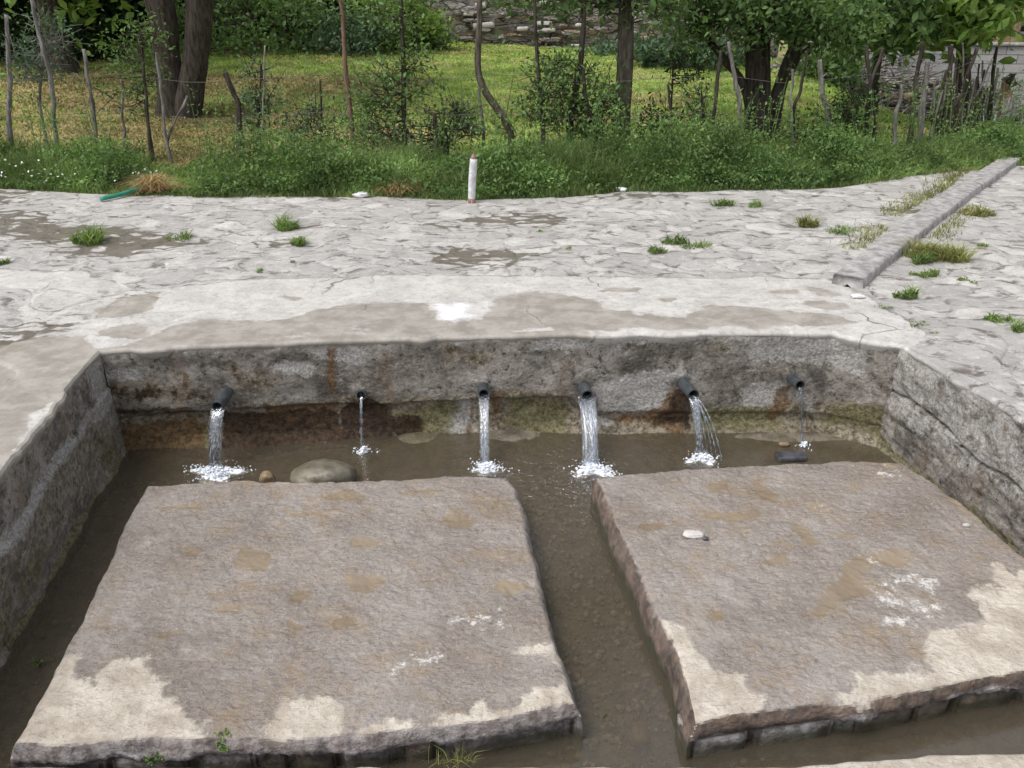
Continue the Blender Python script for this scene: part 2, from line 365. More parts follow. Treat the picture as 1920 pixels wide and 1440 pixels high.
def stream_mat():
    m = M('falling_water')
    st = m.noise(1., 4, .6, m.scale((170, 170, 5))); 
    nr = m.bump(m.noise(1., 3, .6, m.scale((90, 90, 10))), .004, 1.)
    gl = m.nd('BsdfGlossy', {'Color': (1, 1, 1), 'Roughness': .04, 'Normal': nr}).outputs[0]
    tr = m.nd('BsdfTransparent', {'Color': (.80, .83, .87)}).outputs[0]
    lw = m.nd('LayerWeight', {'Blend': .5, 'Normal': nr}).outputs[1]
    fr = m.ma('ADD', m.ma('MULTIPLY', m.ma('POWER', lw, 2.2), .75), .12)
    a = m.nd('MixShader', {0: fr, 1: tr, 2: gl}).outputs[0]
    wh = m.nd('BsdfDiffuse', {'Color': (.72, .78, .88)}).outputs[0]
    f = m.ma('MULTIPLY', m.mr(st, .48, .68), .38)
    s = m.nd('MixShader', {0: f, 1: a, 2: wh}).outputs[0]
    m.t.links.new(s, m.out.inputs[0]); return m.m
def simple(name, c1, c2, sc_=12, rough=.8, bump=.004, spec=.3, stretch=None, det=5):
    m = M(name); v = m.scale(stretch) if stretch else None
    n = m.noise(sc_, det, .65, v)
    m.bsdf(m.mix(m.mr(n, .32, .68), c1, c2), rough, m.bump(n, bump, 1.), spec); return m.m
def foliage_mat(name, c1, c2, c3=None, trans=.3, rough=.6):
    m = M(name); r = m.attr('rnd')
    col = m.mix(r, c1, c2)
    if c3: col = m.mix(m.mr(m.noise(1.3, 3), .48, .66), col, c3)
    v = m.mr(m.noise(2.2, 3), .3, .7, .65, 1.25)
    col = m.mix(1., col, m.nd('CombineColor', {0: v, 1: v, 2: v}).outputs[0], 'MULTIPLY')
    p = m.bsdf(col, rough, None, .25)
    tl = m.nd('BsdfTranslucent', {'Color': m.mix(1., col, (1.3, 1.35, .7), 'MULTIPLY')}).outputs[0]
    s = m.nd('MixShader', {0: trans, 1: p, 2: tl}).outputs[0]; m.t.links.new(s, m.out.inputs[0]); return m.m
def bark_mat(name, c1, c2, moss=None):
    m = M(name); n = m.noise(1., 6, .7, m.scale((26, 26, 5))); n2 = m.noise(9, 4)
    col = m.mix(m.mr(n, .35, .65), c1, c2)
    if moss: col = m.mix(m.mr(n2, .5, .65, 0., .7), col, moss)
    m.bsdf(col, .9, m.bump(n, .02, 1.), .15); return m.m
def meadow_mat():
    m = M('meadow_soil'); n = m.noise(1.1, 6, .6); y = m.sep(m.pos)[1]
    f = m.mr(n, .40, .58)
    col = m.mix(f, m.mix(m.noise(9, 5), (.13, .18, .05), (.24, .31, .10)), m.mix(m.noise(12, 6), (.26, .20, .10), (.46, .37, .21)))
    m.bsdf(col, .95, m.bump(m.noise(14, 6, .7), .05, 1.), .1); return m.m
def drystone_mat():
    m = M('dry_stone_rubble')
    v = m.scale((.85, 0, 3.6), m.warp(3, .10))
    e = m.vor(2.6, 'DISTANCE_TO_EDGE', v); c = m.vor(2.6, 'F1', v, 'Color'); r = m.sep(c)
    v2 = m.scale((.8, 0, 3.2), m.warp(5, .10))
    e2 = m.vor(6, 'DISTANCE_TO_EDGE', v2)
    col = m.mix(r[0], (.20, .18, .165), (.46, .42, .385)); col = m.mix(m.mr(r[1], .7, .9), col, (.30, .22, .15))
    col = m.mix(m.mr(m.noise(20, 5, .7), .4, .7, 0., .5), col, (.42, .40, .38))
    j = m.mr(e, 0., .06, 1., 0.); j2 = m.ma('MULTIPLY', m.mr(e2, 0., .05, 1., 0.), .6)
    jj = m.ma('MAXIMUM', j, j2)
    col = m.mix(m.ma('MULTIPLY', jj, m.mr(m.noise(4, 4, .7), .35, .6, .25, .95)), col, (.06, .05, .043))
    m.bsdf(col, .9, m.bump(m.ma('ADD', m.ma('MULTIPLY', jj, -1.), m.noise(14, 5)), .06, 1.), .15); return m.m
def block_mat():
    m = M('concrete_block_wall')
    s = m.sep(m.pos); v = m.nd('CombineXYZ', {0: m.ma('ADD', s[0], m.ma('MULTIPLY', s[1], .4)), 1: s[2], 2: 0.}).outputs[0]
    b = m.nd('TexBrick', {'Vector': v, 'Scale': 1., 'Brick Width': .42, 'Row Height': .17, 'Mortar Size': .010, 'Mortar Smooth': .3, 'Color1': (.34, .33, .34, 1), 'Color2': (.42, .41, .41, 1), 'Mortar': (.20, .19, .185, 1)})
    col = m.mix(m.mr(m.noise(3, 5, .7), .35, .7, 0., .4), b.outputs[0], (.27, .26, .25))
    m.bsdf(col, .9, m.bump(m.ma('ADD', m.ma('MULTIPLY', b.outputs[1], -.7), m.noise(40, 4)), .012, 1.), .15); return m.m

MT = dict(paving=paving_mat(), slab=slab_mat(), wall=wall_mat(), water=water_mat(), bed=bed_mat(), stream=stream_mat(),
    foam=simple('white_foam', (.70, .74, .80), (.86, .88, .92), 60, .8, .003, .2),
    pipe=simple('dark_plastic_pipe', (.030, .036, .042), (.075, .085, .09), 30, .45, .002, .5),
    pipein=simple('pipe_bore', (.004, .004, .004), (.008, .008, .008), 30, .6, .001, .2),
    kerb=simple('kerb_concrete', (.22, .208, .20), (.44, .425, .415), 14, .9, .012, .2, det=8),
    block=block_mat(), dry=drystone_mat(), meadow=meadow_mat(),
    adobe=simple('adobe_plaster', (.20, .145, .09), (.33, .25, .17), 6, .95, .02, .1, det=8),
    dark=simple('dark_opening', (.010, .009, .008), (.02, .018, .016), 6, .9),
    stone=simple('river_stone', (.085, .075, .055), (.20, .18, .13), 11, .35, .01, .5, det=7),
    stoneb=simple('brown_stone', (.16, .11, .06), (.27, .20, .12), 20, .45, .006, .5),
    gravel=simple('wet_gravel', (.09, .075, .05), (.40, .34, .26), 30, .5, .003, .4),
    slate=simple('dark_slate', (.03, .033, .04), (.09, .095, .105), 20, .35, .006, .5),
    pale=simple('pale_stone', (.40, .37, .35), (.60, .56, .53), 30, .8, .004, .3),
    paper=simple('white_litter_paper', (.62, .62, .63), (.82, .82, .83), 30, .8, .003, .2),
    postw=simple('white_painted_post', (.45, .45, .47), (.74, .74, .76), 20, .6, .003, .3, det=7),
    rustm=simple('rusty_metal', (.14, .07, .045), (.36, .24, .19), 40, .8, .004, .3),
    hose=simple('green_hose', (.02, .20, .13), (.05, .34, .24), 20, .45, .002, .4),
    straw=foliage_mat('dry_straw', (.36, .25, .11), (.55, .40, .21), None, .15),
    weed=foliage_mat('weed_leaves', (.060, .125, .040), (.23, .34, .12), None, .4),
    grass=foliage_mat('grass_blades', (.08, .14, .045), (.27, .36, .13), None, .3),
    tuft=foliage_mat('tuft_grass', (.09, .16, .04), (.26, .34, .12), None, .3),
    tufty=foliage_mat('yellowing_grass', (.13, .17, .04), (.36, .33, .14), None, .3),
    mead=foliage_mat('meadow_grass', (.30, .43, .10), (.47, .59, .21), None, .45),
    meady=foliage_mat('cut_hay', (.22, .18, .075), (.50, .42, .21), None, .2),
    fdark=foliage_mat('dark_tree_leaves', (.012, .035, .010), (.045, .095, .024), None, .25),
    fmid=foliage_mat('mid_tree_leaves', (.070, .135, .045), (.21, .32, .12), None, .35),
    flight=foliage_mat('light_tree_leaves', (.12, .22, .05), (.32, .44, .13), None, .4),
    fgrey=foliage_mat('grey_green_leaves', (.05, .10, .055), (.13, .20, .12), None, .3),
    bark=bark_mat('grey_brown_bark', (.055, .045, .035), (.16, .14, .115), (.08, .085, .045)),
    barkd=bark_mat('dark_bark', (.030, .024, .019), (.095, .08, .066)),
    barkp=bark_mat('pale_weathered_wood', (.11, .10, .095), (.30, .28, .265)),
    barkr=bark_mat('reddish_bark', (.11, .065, .045), (.24, .15, .11)),
    wire=simple('fence_wire', (.10, .09, .085), (.2, .18, .17), 30, .5),
    flower=simple('white_petals', (.7, .7, .66), (.8, .8, .76), 30, .7),
    skin=simple('skin', (.16, .09, .06), (.21, .125, .085), 12, .6, .001),
    hair=simple('black_hair', (.010, .008, .007), (.025, .02, .018), 60, .5, .003),
    shirt=simple('grey_patterned_cloth', (.12, .11, .13), (.42, .34, .36), 22, .9),
    vest=simple('dark_cloth', (.015, .02, .028), (.035, .04, .05), 22, .9),
    trouser=simple('pale_cloth', (.30, .36, .37), (.58, .62, .62), 16, .9),
    pinkc=simple('white_bundle_cloth', (.6, .56, .56), (.78, .76, .76), 16, .9))

# ------------------------------------------------------------------ the basin plan (world XY, metres)
RL = PXY([(188, 662), (120, 735), (60, 810), (0, 895)]); RR = PXY([(1690, 650), (1800, 716), (1920, 790)])
YF = 1.775
rim_left = np.array([(RL[0][0], RL[0][1]), *RL[1:], (RL[-1][0] + .05, YF), (RL[-1][0] + .08, .9)])
rim_right = np.array([*RR, (RR[-1][0] + .12, YF), (RR[-1][0] + .14, .9)])
rim_back = PXY([(188, 662), (300, 655), (480, 648), (700, 638), (900, 632), (1200, 627), (1450, 626), (1690, 650)])
rim_back[-2:] = [P(1560, 627)[:2], P(1690, 650)[:2]]
basin_poly = np.array([*rim_left[::-1], *rim_back[1:-1], *rim_right])
ZW, ZB = -.56, -.63

# masks of the paving (outlines as seen in the photograph, laid on the ground plane)
WET = [[(200, 662), (270, 640), (330, 610), (500, 606), (620, 582), (700, 565), (790, 568), (820, 600), (900, 600), (930, 556), (1000, 545), (1080, 552), (1140, 582), (1240, 598), (1290, 598), (1330, 578), (1400, 582), (1490, 588), (1560, 594), (1602, 610), (1560, 616), (1300, 621), (1000, 625), (700, 640), (400, 657)],
    [(168, 600), (230, 560), (305, 548), (290, 578), (235, 602)], ell(237, 626, 52, 13),
    [(-300, 720), (-40, 650), (90, 640), (170, 632), (196, 662), (150, 705), (60, 805), (0, 890), (-200, 1200), (-500, 1200)],
    ell(1160, 543, 45, 5), ell(1250, 563, 28, 5), ell(1345, 558, 20, 4), ell(1548, 577, 38, 7), ell(1475, 549, 22, 4), [(1500, 535), (1590, 555), (1560, 560), (1510, 548)], ell(540, 560, 14, 6)]
WHITE = [ell(852, 590, 52, 25), ell(1790, 668, 12, 4), ell(680, 622, 24, 6), ell(560, 632, 22, 5)]
DIRT = [[(-40, 396), (60, 402), (130, 415), (200, 428), (270, 430), (400, 450), (300, 470), (210, 480), (120, 476), (145, 458), (60, 452), (-40, 436)],
    [(865, 410), (900, 404), (1000, 398), (1048, 408), (1040, 426), (980, 424), (890, 417)], [(785, 474), (860, 468), (1000, 480), (910, 495), (860, 506), (810, 492)],
    ell(498, 457, 30, 9), [(-40, 625), (40, 600), (105, 605), (100, 628), (40, 655), (-40, 690)], ell(255, 556, 18, 5), [(-20, 358), (80, 352), (40, 376), (-20, 380)], ell(830, 425, 45, 4), ell(1200, 368, 90, 4), ell(1740, 395, 70, 6), ell(1820, 345, 40, 5)]
SMOOTH = [[(160, 615), (262, 545), (500, 520), (900, 516), (1300, 520), (1560, 522), (1612, 549), (1745, 636), (1690, 655), (1500, 700), (200, 700)],
    [(-600, 720), (-40, 650), (90, 636), (160, 612), (230, 640), (220, 800), (0, 1000), (-300, 1300), (-900, 1300)], [(-60, 500), (150, 512), (262, 538), (200, 552), (-60, 530)]]
def pave_attrs(X, Y):
    return {'wet': blobmask(WET, X, Y, 0, .075, .08, 6), 'white': blobmask(WHITE, X, Y, 0, .14, .08, 9), 'dirt': blobmask(DIRT, X, Y, 0, .14, .16, 3, 12) , 'smooth': blobmask(SMOOTH, X, Y, 0, .10, .06, 4)}
# verge line: where the paving meets the weeds
VL = PXY([(-700, 345), (0, 352), (200, 362), (400, 370), (640, 367), (880, 374), (1000, 371), (1180, 360), (1500, 354), (1640, 342), (1720, 328)])
VL = np.array([*VL, (5.35, 9.0), (5.95, 10.0), (6.7, 11.2), (7.6, 12.9), (8.3, 14.4), (9.2, 16.0), (11, 18)])
def verge_y(x): return np.interp(x, VL[:, 0], VL[:, 1])
def pave_relief(X, Y): return .012 * fbm(X * 2.1, Y * 2.1, 0, 51) + .010 * fbm(X * 7, Y * 7, 0, 55) * (1 - blobmask(SMOOTH, X, Y, 0, .1))
def build_ground():
    # terrain sheet
    def axis(a, b, c, d, n1, n2, n3):
        l = a + (b - a) * (1 - (1 - np.linspace(0, 1, n1)) ** 2.6)[:-1] if n1 else []
        return np.r_[l, np.linspace(b, c, n2), c + (d - c) * (np.linspace(0, 1, n3)[1:] ** 2.6)]
    xs = axis(-300, -14, 14, 300, 22, 190, 22); ys = axis(-200, -1, 26, 400, 18, 190, 24)
    X, Y = np.meshgrid(xs, ys, indexing='ij'); Z = gz(X, Y)
    near = sstep(-.25, .35, verge_y(X) - Y) * (X < 9) * (Y > -6)
    Z = Z - .05 * near; inb = (X > -2.6) & (X < 2.9) & (Y > .2) & (Y < 4.6); Z = np.where(inb, -1.0, Z)
    Z = Z + .02 * fbm(X * 3, Y * 3, 0, 61) * (Y > 8)
    tag(mesh('ground', np.stack([X, Y, Z], -1), gridf(len(xs), len(ys)), MT['meadow'], smooth=True), 'grassy meadow ground behind the stake fence', 'ground', kind='structure')
    # paving: one sheet with a hole for the basin
    xs = np.r_[np.linspace(-9, -5, 60)[:-1], np.linspace(-5, 6.5, 430), np.linspace(6.5, 13, 80)[1:]]; ys = np.r_[np.linspace(-4, 1, 60)[:-1], np.linspace(1, 9.2, 330), np.linspace(9.2, 19, 120)[1:]]
    X, Y = np.meshgrid(xs, ys, indexing='ij')
    vy = verge_y(X) + .10 * fbm(X * 1.7, Y * 0, 0, 71)
    Z = gz(X, Y) + pave_relief(X, Y)
    edge = Y - vy
    Z = Z - .12 * sstep(-.02, .15, edge)
    F = gridf(len(xs), len(ys)); Xf, Yf = X.ravel(), Y.ravel()
    cx = Xf[F].mean(1); cy = Yf[F].mean(1)
    sd = sdf(basin_poly, cx, cy)
    keep = (sd < -.10) & ((cy - np.interp(cx, VL[:, 0], VL[:, 1])) < .5)
    F = F[keep]; used = np.unique(F); mp = np.zeros(len(Xf), int); mp[used] = np.arange(len(used)); F = mp[F]
    V = np.stack([Xf, Yf, Z.ravel()], -1)[used]
    tag(mesh('pavement', V, F, MT['paving'], attrs=pave_attrs(V[:, 0], V[:, 1]), smooth=True), 'uneven pale stone paving around the basin', 'pavement', kind='structure')
    # concrete apron round the rim: inner edge exact, outer edge sinks under the paving
    loop = resample(basin_poly, 1500)
    # outward normals
    T = np.gradient(loop, axis=0); Nn = np.stack([-T[:, 1], T[:, 0]], -1); Nn /= np.linalg.norm(Nn, axis=1)[:, None]
    c = np.array([0, 2.5]); sgn = np.sign(((loop - c) * Nn).sum(1)).mean(); Nn *= np.sign(sgn)
    for _ in range(40): Nn = (Nn + np.roll(Nn, 1, 0) + np.roll(Nn, -1, 0)); Nn /= np.linalg.norm(Nn, axis=1)[:, None]
    wd = .34 + .05 * fbm(loop[:, 0] * 2, loop[:, 1] * 2, 0, 5)
    back = sstep(3.6, 3.95, loop[:, 1]); wd = wd + .30 * back
    nr = 40; r = np.linspace(0, 1, nr) ** 2.0
    jit = .008 * fbm(loop[:, 0] * 5, loop[:, 1] * 5, 0, 17, 6) - .022 * sstep(.62, .8, vnoise(loop[:, 0] * 4.5, loop[:, 1] * 4.5, 0, 18)) * (.6 + .8 * vnoise(loop[:, 0] * 20, loop[:, 1] * 20, 0, 19))
    XY = loop[:, None] + Nn[:, None] * (r[None, :, None] * wd[:, None, None] + (jit[:, None] * (1 - r[None]))[..., None])
    Z = pave_relief(XY[..., 0], XY[..., 1]) + .012 - .05 * sstep(.86, 1., r)[None] - .008 * (1 - sstep(0, .02, r))[None]
    V = np.stack([XY[..., 0], XY[..., 1], Z], -1)
    # crown of the lip: two more rows folding down the face
    lip = V[:, :1].copy(); lip[..., 2] -= .012 + .008 * vnoise(loop[:, 0] * 6, loop[:, 1] * 6, 0, 28)[:, None]; lip2 = lip.copy(); lip2[..., 2] -= .04; lip2[..., :2] += Nn[:, None] * .03
    V = np.concatenate([lip2, lip, V], 1); n, k = V.shape[:2]; Vf = V.reshape(-1, 3)
    at = pave_attrs(Vf[:, 0], Vf[:, 1]); rr_ = np.broadcast_to(np.arange(k)[None], (n, k)).ravel(); lf_ = sstep(.9, .1, Vf[:, 0]); at['dirt'] = np.maximum(at['dirt'], (rr_ < 3) * (.10 + .45 * lf_ * vnoise(Vf[:, 0] * 6, Vf[:, 1] * 6, 0, 8))); at['wet'] = np.maximum(at['wet'], (rr_ < 12) * lf_ * .75)
    tag(mesh('apron', Vf, gridf(n, k), MT['paving'], attrs=at, smooth=True), 'smooth concrete apron along the rim of the basin', 'pavement', kind='structure')
build_ground()

# ------------------------------------------------------------------ spring basin: walls, bed, water
PIPES = [  # exit px, mouth px, protrusion, radius
    ((424, 738), (408, 762), .13, .030), ((679, 738), (677, 741), .05, .027), ((905, 724), (907, 738), .09, .028),
    ((1094, 724), (1101, 741), .11, .031), ((1280, 718), (1300, 740), .15, .031), ((1485, 710), (1500, 722), .11, .027)]
def back_y(x): return np.interp(x, rim_back[:, 0], rim_back[:, 1])
def build_basin():
    root = empty('spring_basin', (0, 3, 0), 'sunken rectangular concrete basin with six spouts in its stained far wall', 'basin')
    # back wall
    n, k = 620, 130
    t = resample(rim_back, n); z = np.linspace(-.012, -.68, k); Zg = np.broadcast_to(z, (n, k)); Xg = np.broadcast_to(t[:, :1], (n, k))
    zl = -.345 + .02 * fbm(t[:, 0] * 3, 0, 0, 3) - .10 * sstep(.28, .42, t[:, 0]) + .06 * np.exp(-((t[:, 0] - .1) / .25) ** 2) * 0
    rec = sstep(0, .03, zl[:, None] - Zg) * (.035 - .020 * sstep(.3, .6, Xg))        # the eroded lower part steps back
    rec = rec * (.75 + .5 * fbm(Xg * 4, Zg * 6, 0, 8))
    led = .10 * sstep(-.50, -.60, Zg) * (.6 + .8 * fbm(Xg * 2, 3, 0, 9))                # rough footing at the water
    rough = .014 * fbm(Xg * 6, Zg * 9, 0, 4, 5) + .012 * fbm(Xg * 2, Zg * 3, 0, 14, 3)
    for (e, mo, pr, r_) in PIPES:                                                        # mortar collars
        x0, _, z0 = PD(e[0], e[1], 4.03); d = np.hypot(Xg - x0, Zg - z0); rough = rough + .02 * np.exp(-(d / .05) ** 2)
    Y = t[:, 1:] + .006 - .03 * (Zg + .0) * 0 + rec - led - rough
    x0c = t[0, 0]; Yw = Y
    V = np.stack([Xg, Yw, Zg], -1).reshape(-1, 3)
    X, Z = Xg.ravel(), Zg.ravel()
    def pj(px, py): a = PD(px, py, 4.03); return a[0], a[2]
    def wm(polys, wdt=.05, jit=.04, s=5, fq=6):
        m_ = np.zeros(X.shape); a = X + jit * fbm(X * fq, Z * fq, 0, s); b = Z + jit * fbm(X * fq, Z * fq, 4, s)
        for p in polys: m_ = np.maximum(m_, np.clip(.5 + sdf(np.array([pj(*q) for q in p]), a, b) / (2 * wdt), 0, 1))
        return m_
    damp = np.maximum(wm([[(190, 760), (450, 755), (520, 745), (640, 745), (900, 745), (1060, 745), (1100, 800), (1250, 790), (1500, 770), (1680, 760), (1700, 900), (150, 900)]]), sstep(-.50, -.56, Z) * .9)
    dark_up = wm([[(200, 690), (300, 690), (380, 700), (420, 745), (330, 752), (200, 750)], [(420, 660), (560, 690), (520, 740), (440, 730)], [(820, 650), (920, 650), (960, 680), (900, 700), (830, 690)], [(1330, 650), (1400, 640), (1380, 690), (1330, 690)]], .08) * .75
    pale = wm([[(1110, 740), (1180, 715), (1270, 710), (1340, 720), (1260, 740), (1250, 780), (1190, 798), (1130, 790)], [(850, 760), (895, 745), (895, 820), (830, 830)], [(1400, 735), (1480, 725), (1490, 760), (1440, 790), (1400, 780)], [(1500, 740), (1540, 780), (1545, 800), (1505, 770)], ell(550, 690, 40, 16), ell(250, 690, 50, 14), [(1000, 640), (1300, 640), (1300, 660), (1000, 665)], [(560, 650), (700, 645), (680, 690), (580, 670)], ell(1130, 812, 28, 8), [(1400, 640), (1640, 640), (1620, 700), (1420, 690)]], .05)  # the small patch right of the last spout is scattered light painted pale
    rust = wm([[(895, 745), (885, 840), (875, 840), (890, 745)], [(925, 745), (945, 740), (930, 820), (922, 800)], [(1275, 745), (1290, 760), (1285, 830), (1220, 810), (1160, 812), (1165, 800), (1215, 795)], [(1470, 745), (1488, 740), (1485, 780), (1460, 815), (1450, 790)], [(610, 650), (630, 650), (632, 740), (615, 740)], [(350, 680), (365, 690), (360, 720), (350, 715)], [(500, 755), (640, 750), (620, 800), (480, 800)], [(250, 780), (380, 770), (390, 850), (240, 850)]], .03)
    black = wm([[(418, 745), (450, 770), (600, 765), (640, 780), (650, 830), (420, 835)], [(677, 748), (700, 745), (745, 790), (740, 830), (640, 830), (640, 770)], [(1278, 742), (1308, 760), (1300, 815), (1225, 812)], [(230, 752), (370, 750), (380, 762), (230, 762)], ell(760, 800, 30, 22)], .035)
    moss = wm([[(950, 760), (1060, 755), (1070, 840), (940, 840)], [(740, 770), (870, 760), (850, 835), (740, 835)], [(1560, 770), (1700, 730), (1700, 820), (1540, 805)], [(390, 780), (400, 850), (190, 850), (190, 790)], [(1310, 770), (1480, 780), (1480, 830), (1310, 820)]], .06)
    mesh('back_wall', V, gridf(n, k), MT['wall'], root, dict(damp=np.maximum(damp, dark_up), pale=pale, rust=rust, black=np.maximum(black, dark_up * .72), moss=moss), True)
    # side walls
    for nm, pl, sg in (('left', rim_left, 1), ('right', rim_right, -1)):
        n, k = 420, 110; t = resample(pl, n); z = np.linspace(-.012, -.68, k)
        Zg = np.broadcast_to(z, (n, k)); Yg = np.broadcast_to(t[:, 1:], (n, k))
        if sg > 0:
            stepf = sstep(0, .02, (-.20 + .05 * fbm(Yg * 2.5, 0, 0, 2)) - Zg) * .018
            X = t[:, :1] + stepf - .02 * Zg * 0 + .016 * fbm(Yg * 5, Zg * 8, 0, 41, 5)
            X = X - .05 * sstep(-.48, -.62, Zg) * 0
        else:
            crk = np.exp(-((Zg + .27 - .03 * (Yg - 3) + .04 * fbm(Yg * 3, 0, 0, 6)) / .008) ** 2) * .022
            lay = .016 * fbm(Yg * 5, Zg * 16, 0, 46, 5)
            X = t[:, :1] - (.16 * -(Zg)) * .25 - .02 * fbm(Yg * 5, Zg * 9, 0, 42, 5) + crk + lay * sstep(-.10, -.2, Zg)
            X = X - .035 * sstep(-.50, -.60, Zg)
        V = np.stack([X, Yg, Zg], -1).reshape(-1, 3); a, b = Yg.ravel(), Zg.ravel()
        wob = .06 * fbm(a * 2.2, 0, 0, 13)
        if sg > 0:
            at = dict(damp=.62 * sstep(-.10, -.26, b + wob), pale=np.clip(.05 + .5 * vnoise(a * 3, b * 4, 0, 44) + .75 * np.exp(-((a - 3.75) / .10) ** 2) * sstep(-.5, -.1, b) + .45 * np.exp(-((b + .22 + wob) / .035) ** 2), 0, 1), rust=.35 * sstep(-.2, -.45, b) * vnoise(a * 5, b * 3, 0, 4), black=.75 * sstep(-.53, -.575, b), moss=.85 * sstep(-.22, -.45, b + wob) * (vnoise(a * 4, b * 5, 0, 2)) + .3 * np.exp(-((a - 3.7) / .2) ** 2))
        else:
            at = dict(damp=.55 * sstep(-.36, -.55, b + wob), pale=.62 * (vnoise(a * 3, b * 8, 0, 3) > .3) * sstep(-.45, -.3, b + wob), rust=0 * b + .25 * sstep(-.1, -.3, b), black=.5 * np.exp(-((b + .27 + wob * .2) / .010) ** 2), moss=.95 * sstep(-.45, -.54, b + wob))
        Fq = gridf(n, k)
        mesh('side_wall', V, Fq if sg > 0 else Fq[:, ::-1], MT['wall'], root, at, True)
    # mossy broken ledge along the foot of the left wall
    n, k = 300, 16; t = resample(rim_left, n); u = np.linspace(0, 1, k)[None]; wv_ = (.055 + .03 * fbm(t[:, 1] * 6, 0, 0, 91, 5))[:, None]
    X = t[:, :1] - .01 + wv_ * u; Zl = -.525 - .035 * u ** 2 - .12 * sstep(.8, 1, u) + .012 * fbm(X * 30, t[:, 1:] * 14, 0, 92, 4); Yl = np.broadcast_to(t[:, 1:], X.shape)
    V = np.stack([X, Yl, Zl], -1).reshape(-1, 3); Vn = vnoise(V[:, 1] * 3, 0, 0, 9)
    mesh('ledge', V, gridf(n, k), MT['wall'], root, dict(damp=.6 + 0 * Vn, pale=0 * Vn, rust=.45 * Vn, black=.9 * (np.tile(np.linspace(0, 1, k), n) < .22), moss=.55 + .5 * Vn), True)
    # bed
    xs = np.linspace(-2.35, 2.6, 260); ys = np.linspace(.9, 4.25, 200); X, Y = np.meshgrid(xs, ys, indexing='ij')
    Z = ZB + .012 * fbm(X * 5, Y * 5, 0, 77) + .07 * sstep(3.78, 4.08, Y) * (.5 + vnoise(X * 4, Y * 4, 0, 3))
    Z = Z + .05 * sstep(1.5, 2.0, X) * 0 + .04 * sstep(-1.75, -2.0, X) * vnoise(X * 3, Y * 3, 0, 5)
    mesh('basin_floor', np.stack([X, Y, Z], -1), gridf(260, 200), MT['bed'], root, smooth=True)
    # front ledge the photographer stands on
    n, k = 200, 60
    xs = np.linspace(-2.0, 2.45, n); T = np.linspace(0, 1, k); X, T2 = np.meshgrid(xs, T, indexing='ij')
    yb = YF + .05 * sstep(.7, 1.4, X) + .012 * fbm(X * 8, 0, 0, 3)
    Y = np.where(T2 < .3, yb, yb - (T2 - .3) * 1.2); Z = np.where(T2 < .3, -.66 + (.66 - .425) * sstep(0, .3, T2), -.425) + .006 * fbm(X * 12, Y * 12, 0, 3)
    V = np.stack([X, Y, Z], -1).reshape(-1, 3)
    mesh('front_ledge', V, gridf(n, k), MT['slab'], root, dict(dry=.75 * np.ones(len(V)), puddle=np.zeros(len(V)), white=np.zeros(len(V)), sidedark=np.zeros(len(V))), True)
    # water
    xs = np.linspace(-2.2, 2.5, 330); ys = np.linspace(1.2, 4.12, 210); X, Y = np.meshgrid(xs, ys, indexing='ij')
    rp = .02 * np.ones(X.shape); Z = np.full(X.shape, ZW)
    for (px, py, rr, amp) in [(410, 888, .30, 1), (678, 850, .14, .5), (912, 880, .28, 1), (1095, 890, .45, 1.3), (1318, 858, .22, .8), (1503, 834, .10, .4)]:
        cx, cy, _ = P(px, py, ZW); d = np.hypot(X - cx, Y - cy)
        rp += .55 * amp * np.exp(-(d / rr) ** 2); Z += .0022 * amp * np.exp(-(d / rr) ** 2) * np.sin(d * 120 + 5 * fbm(X * 7, Y * 7, 0, 4)) 
    ch = np.exp(-((X - .35) / .22) ** 2); rp += .30 * ch * sstep(2.6, 3.6, Y) + .03 * ch
    Z += .004 * fbm(X * 14, Y * 14, 0, 8) * np.clip(rp, 0, 1)
    o = mesh('water', np.stack([X, Y, Z], -1), gridf(330, 210)[:, ::-1], MT['water'], None, {'ripple': rp.ravel()}, True)
    tag(o, 'shallow brown water standing in the channels of the basin', 'water', kind='structure')
build_basin()

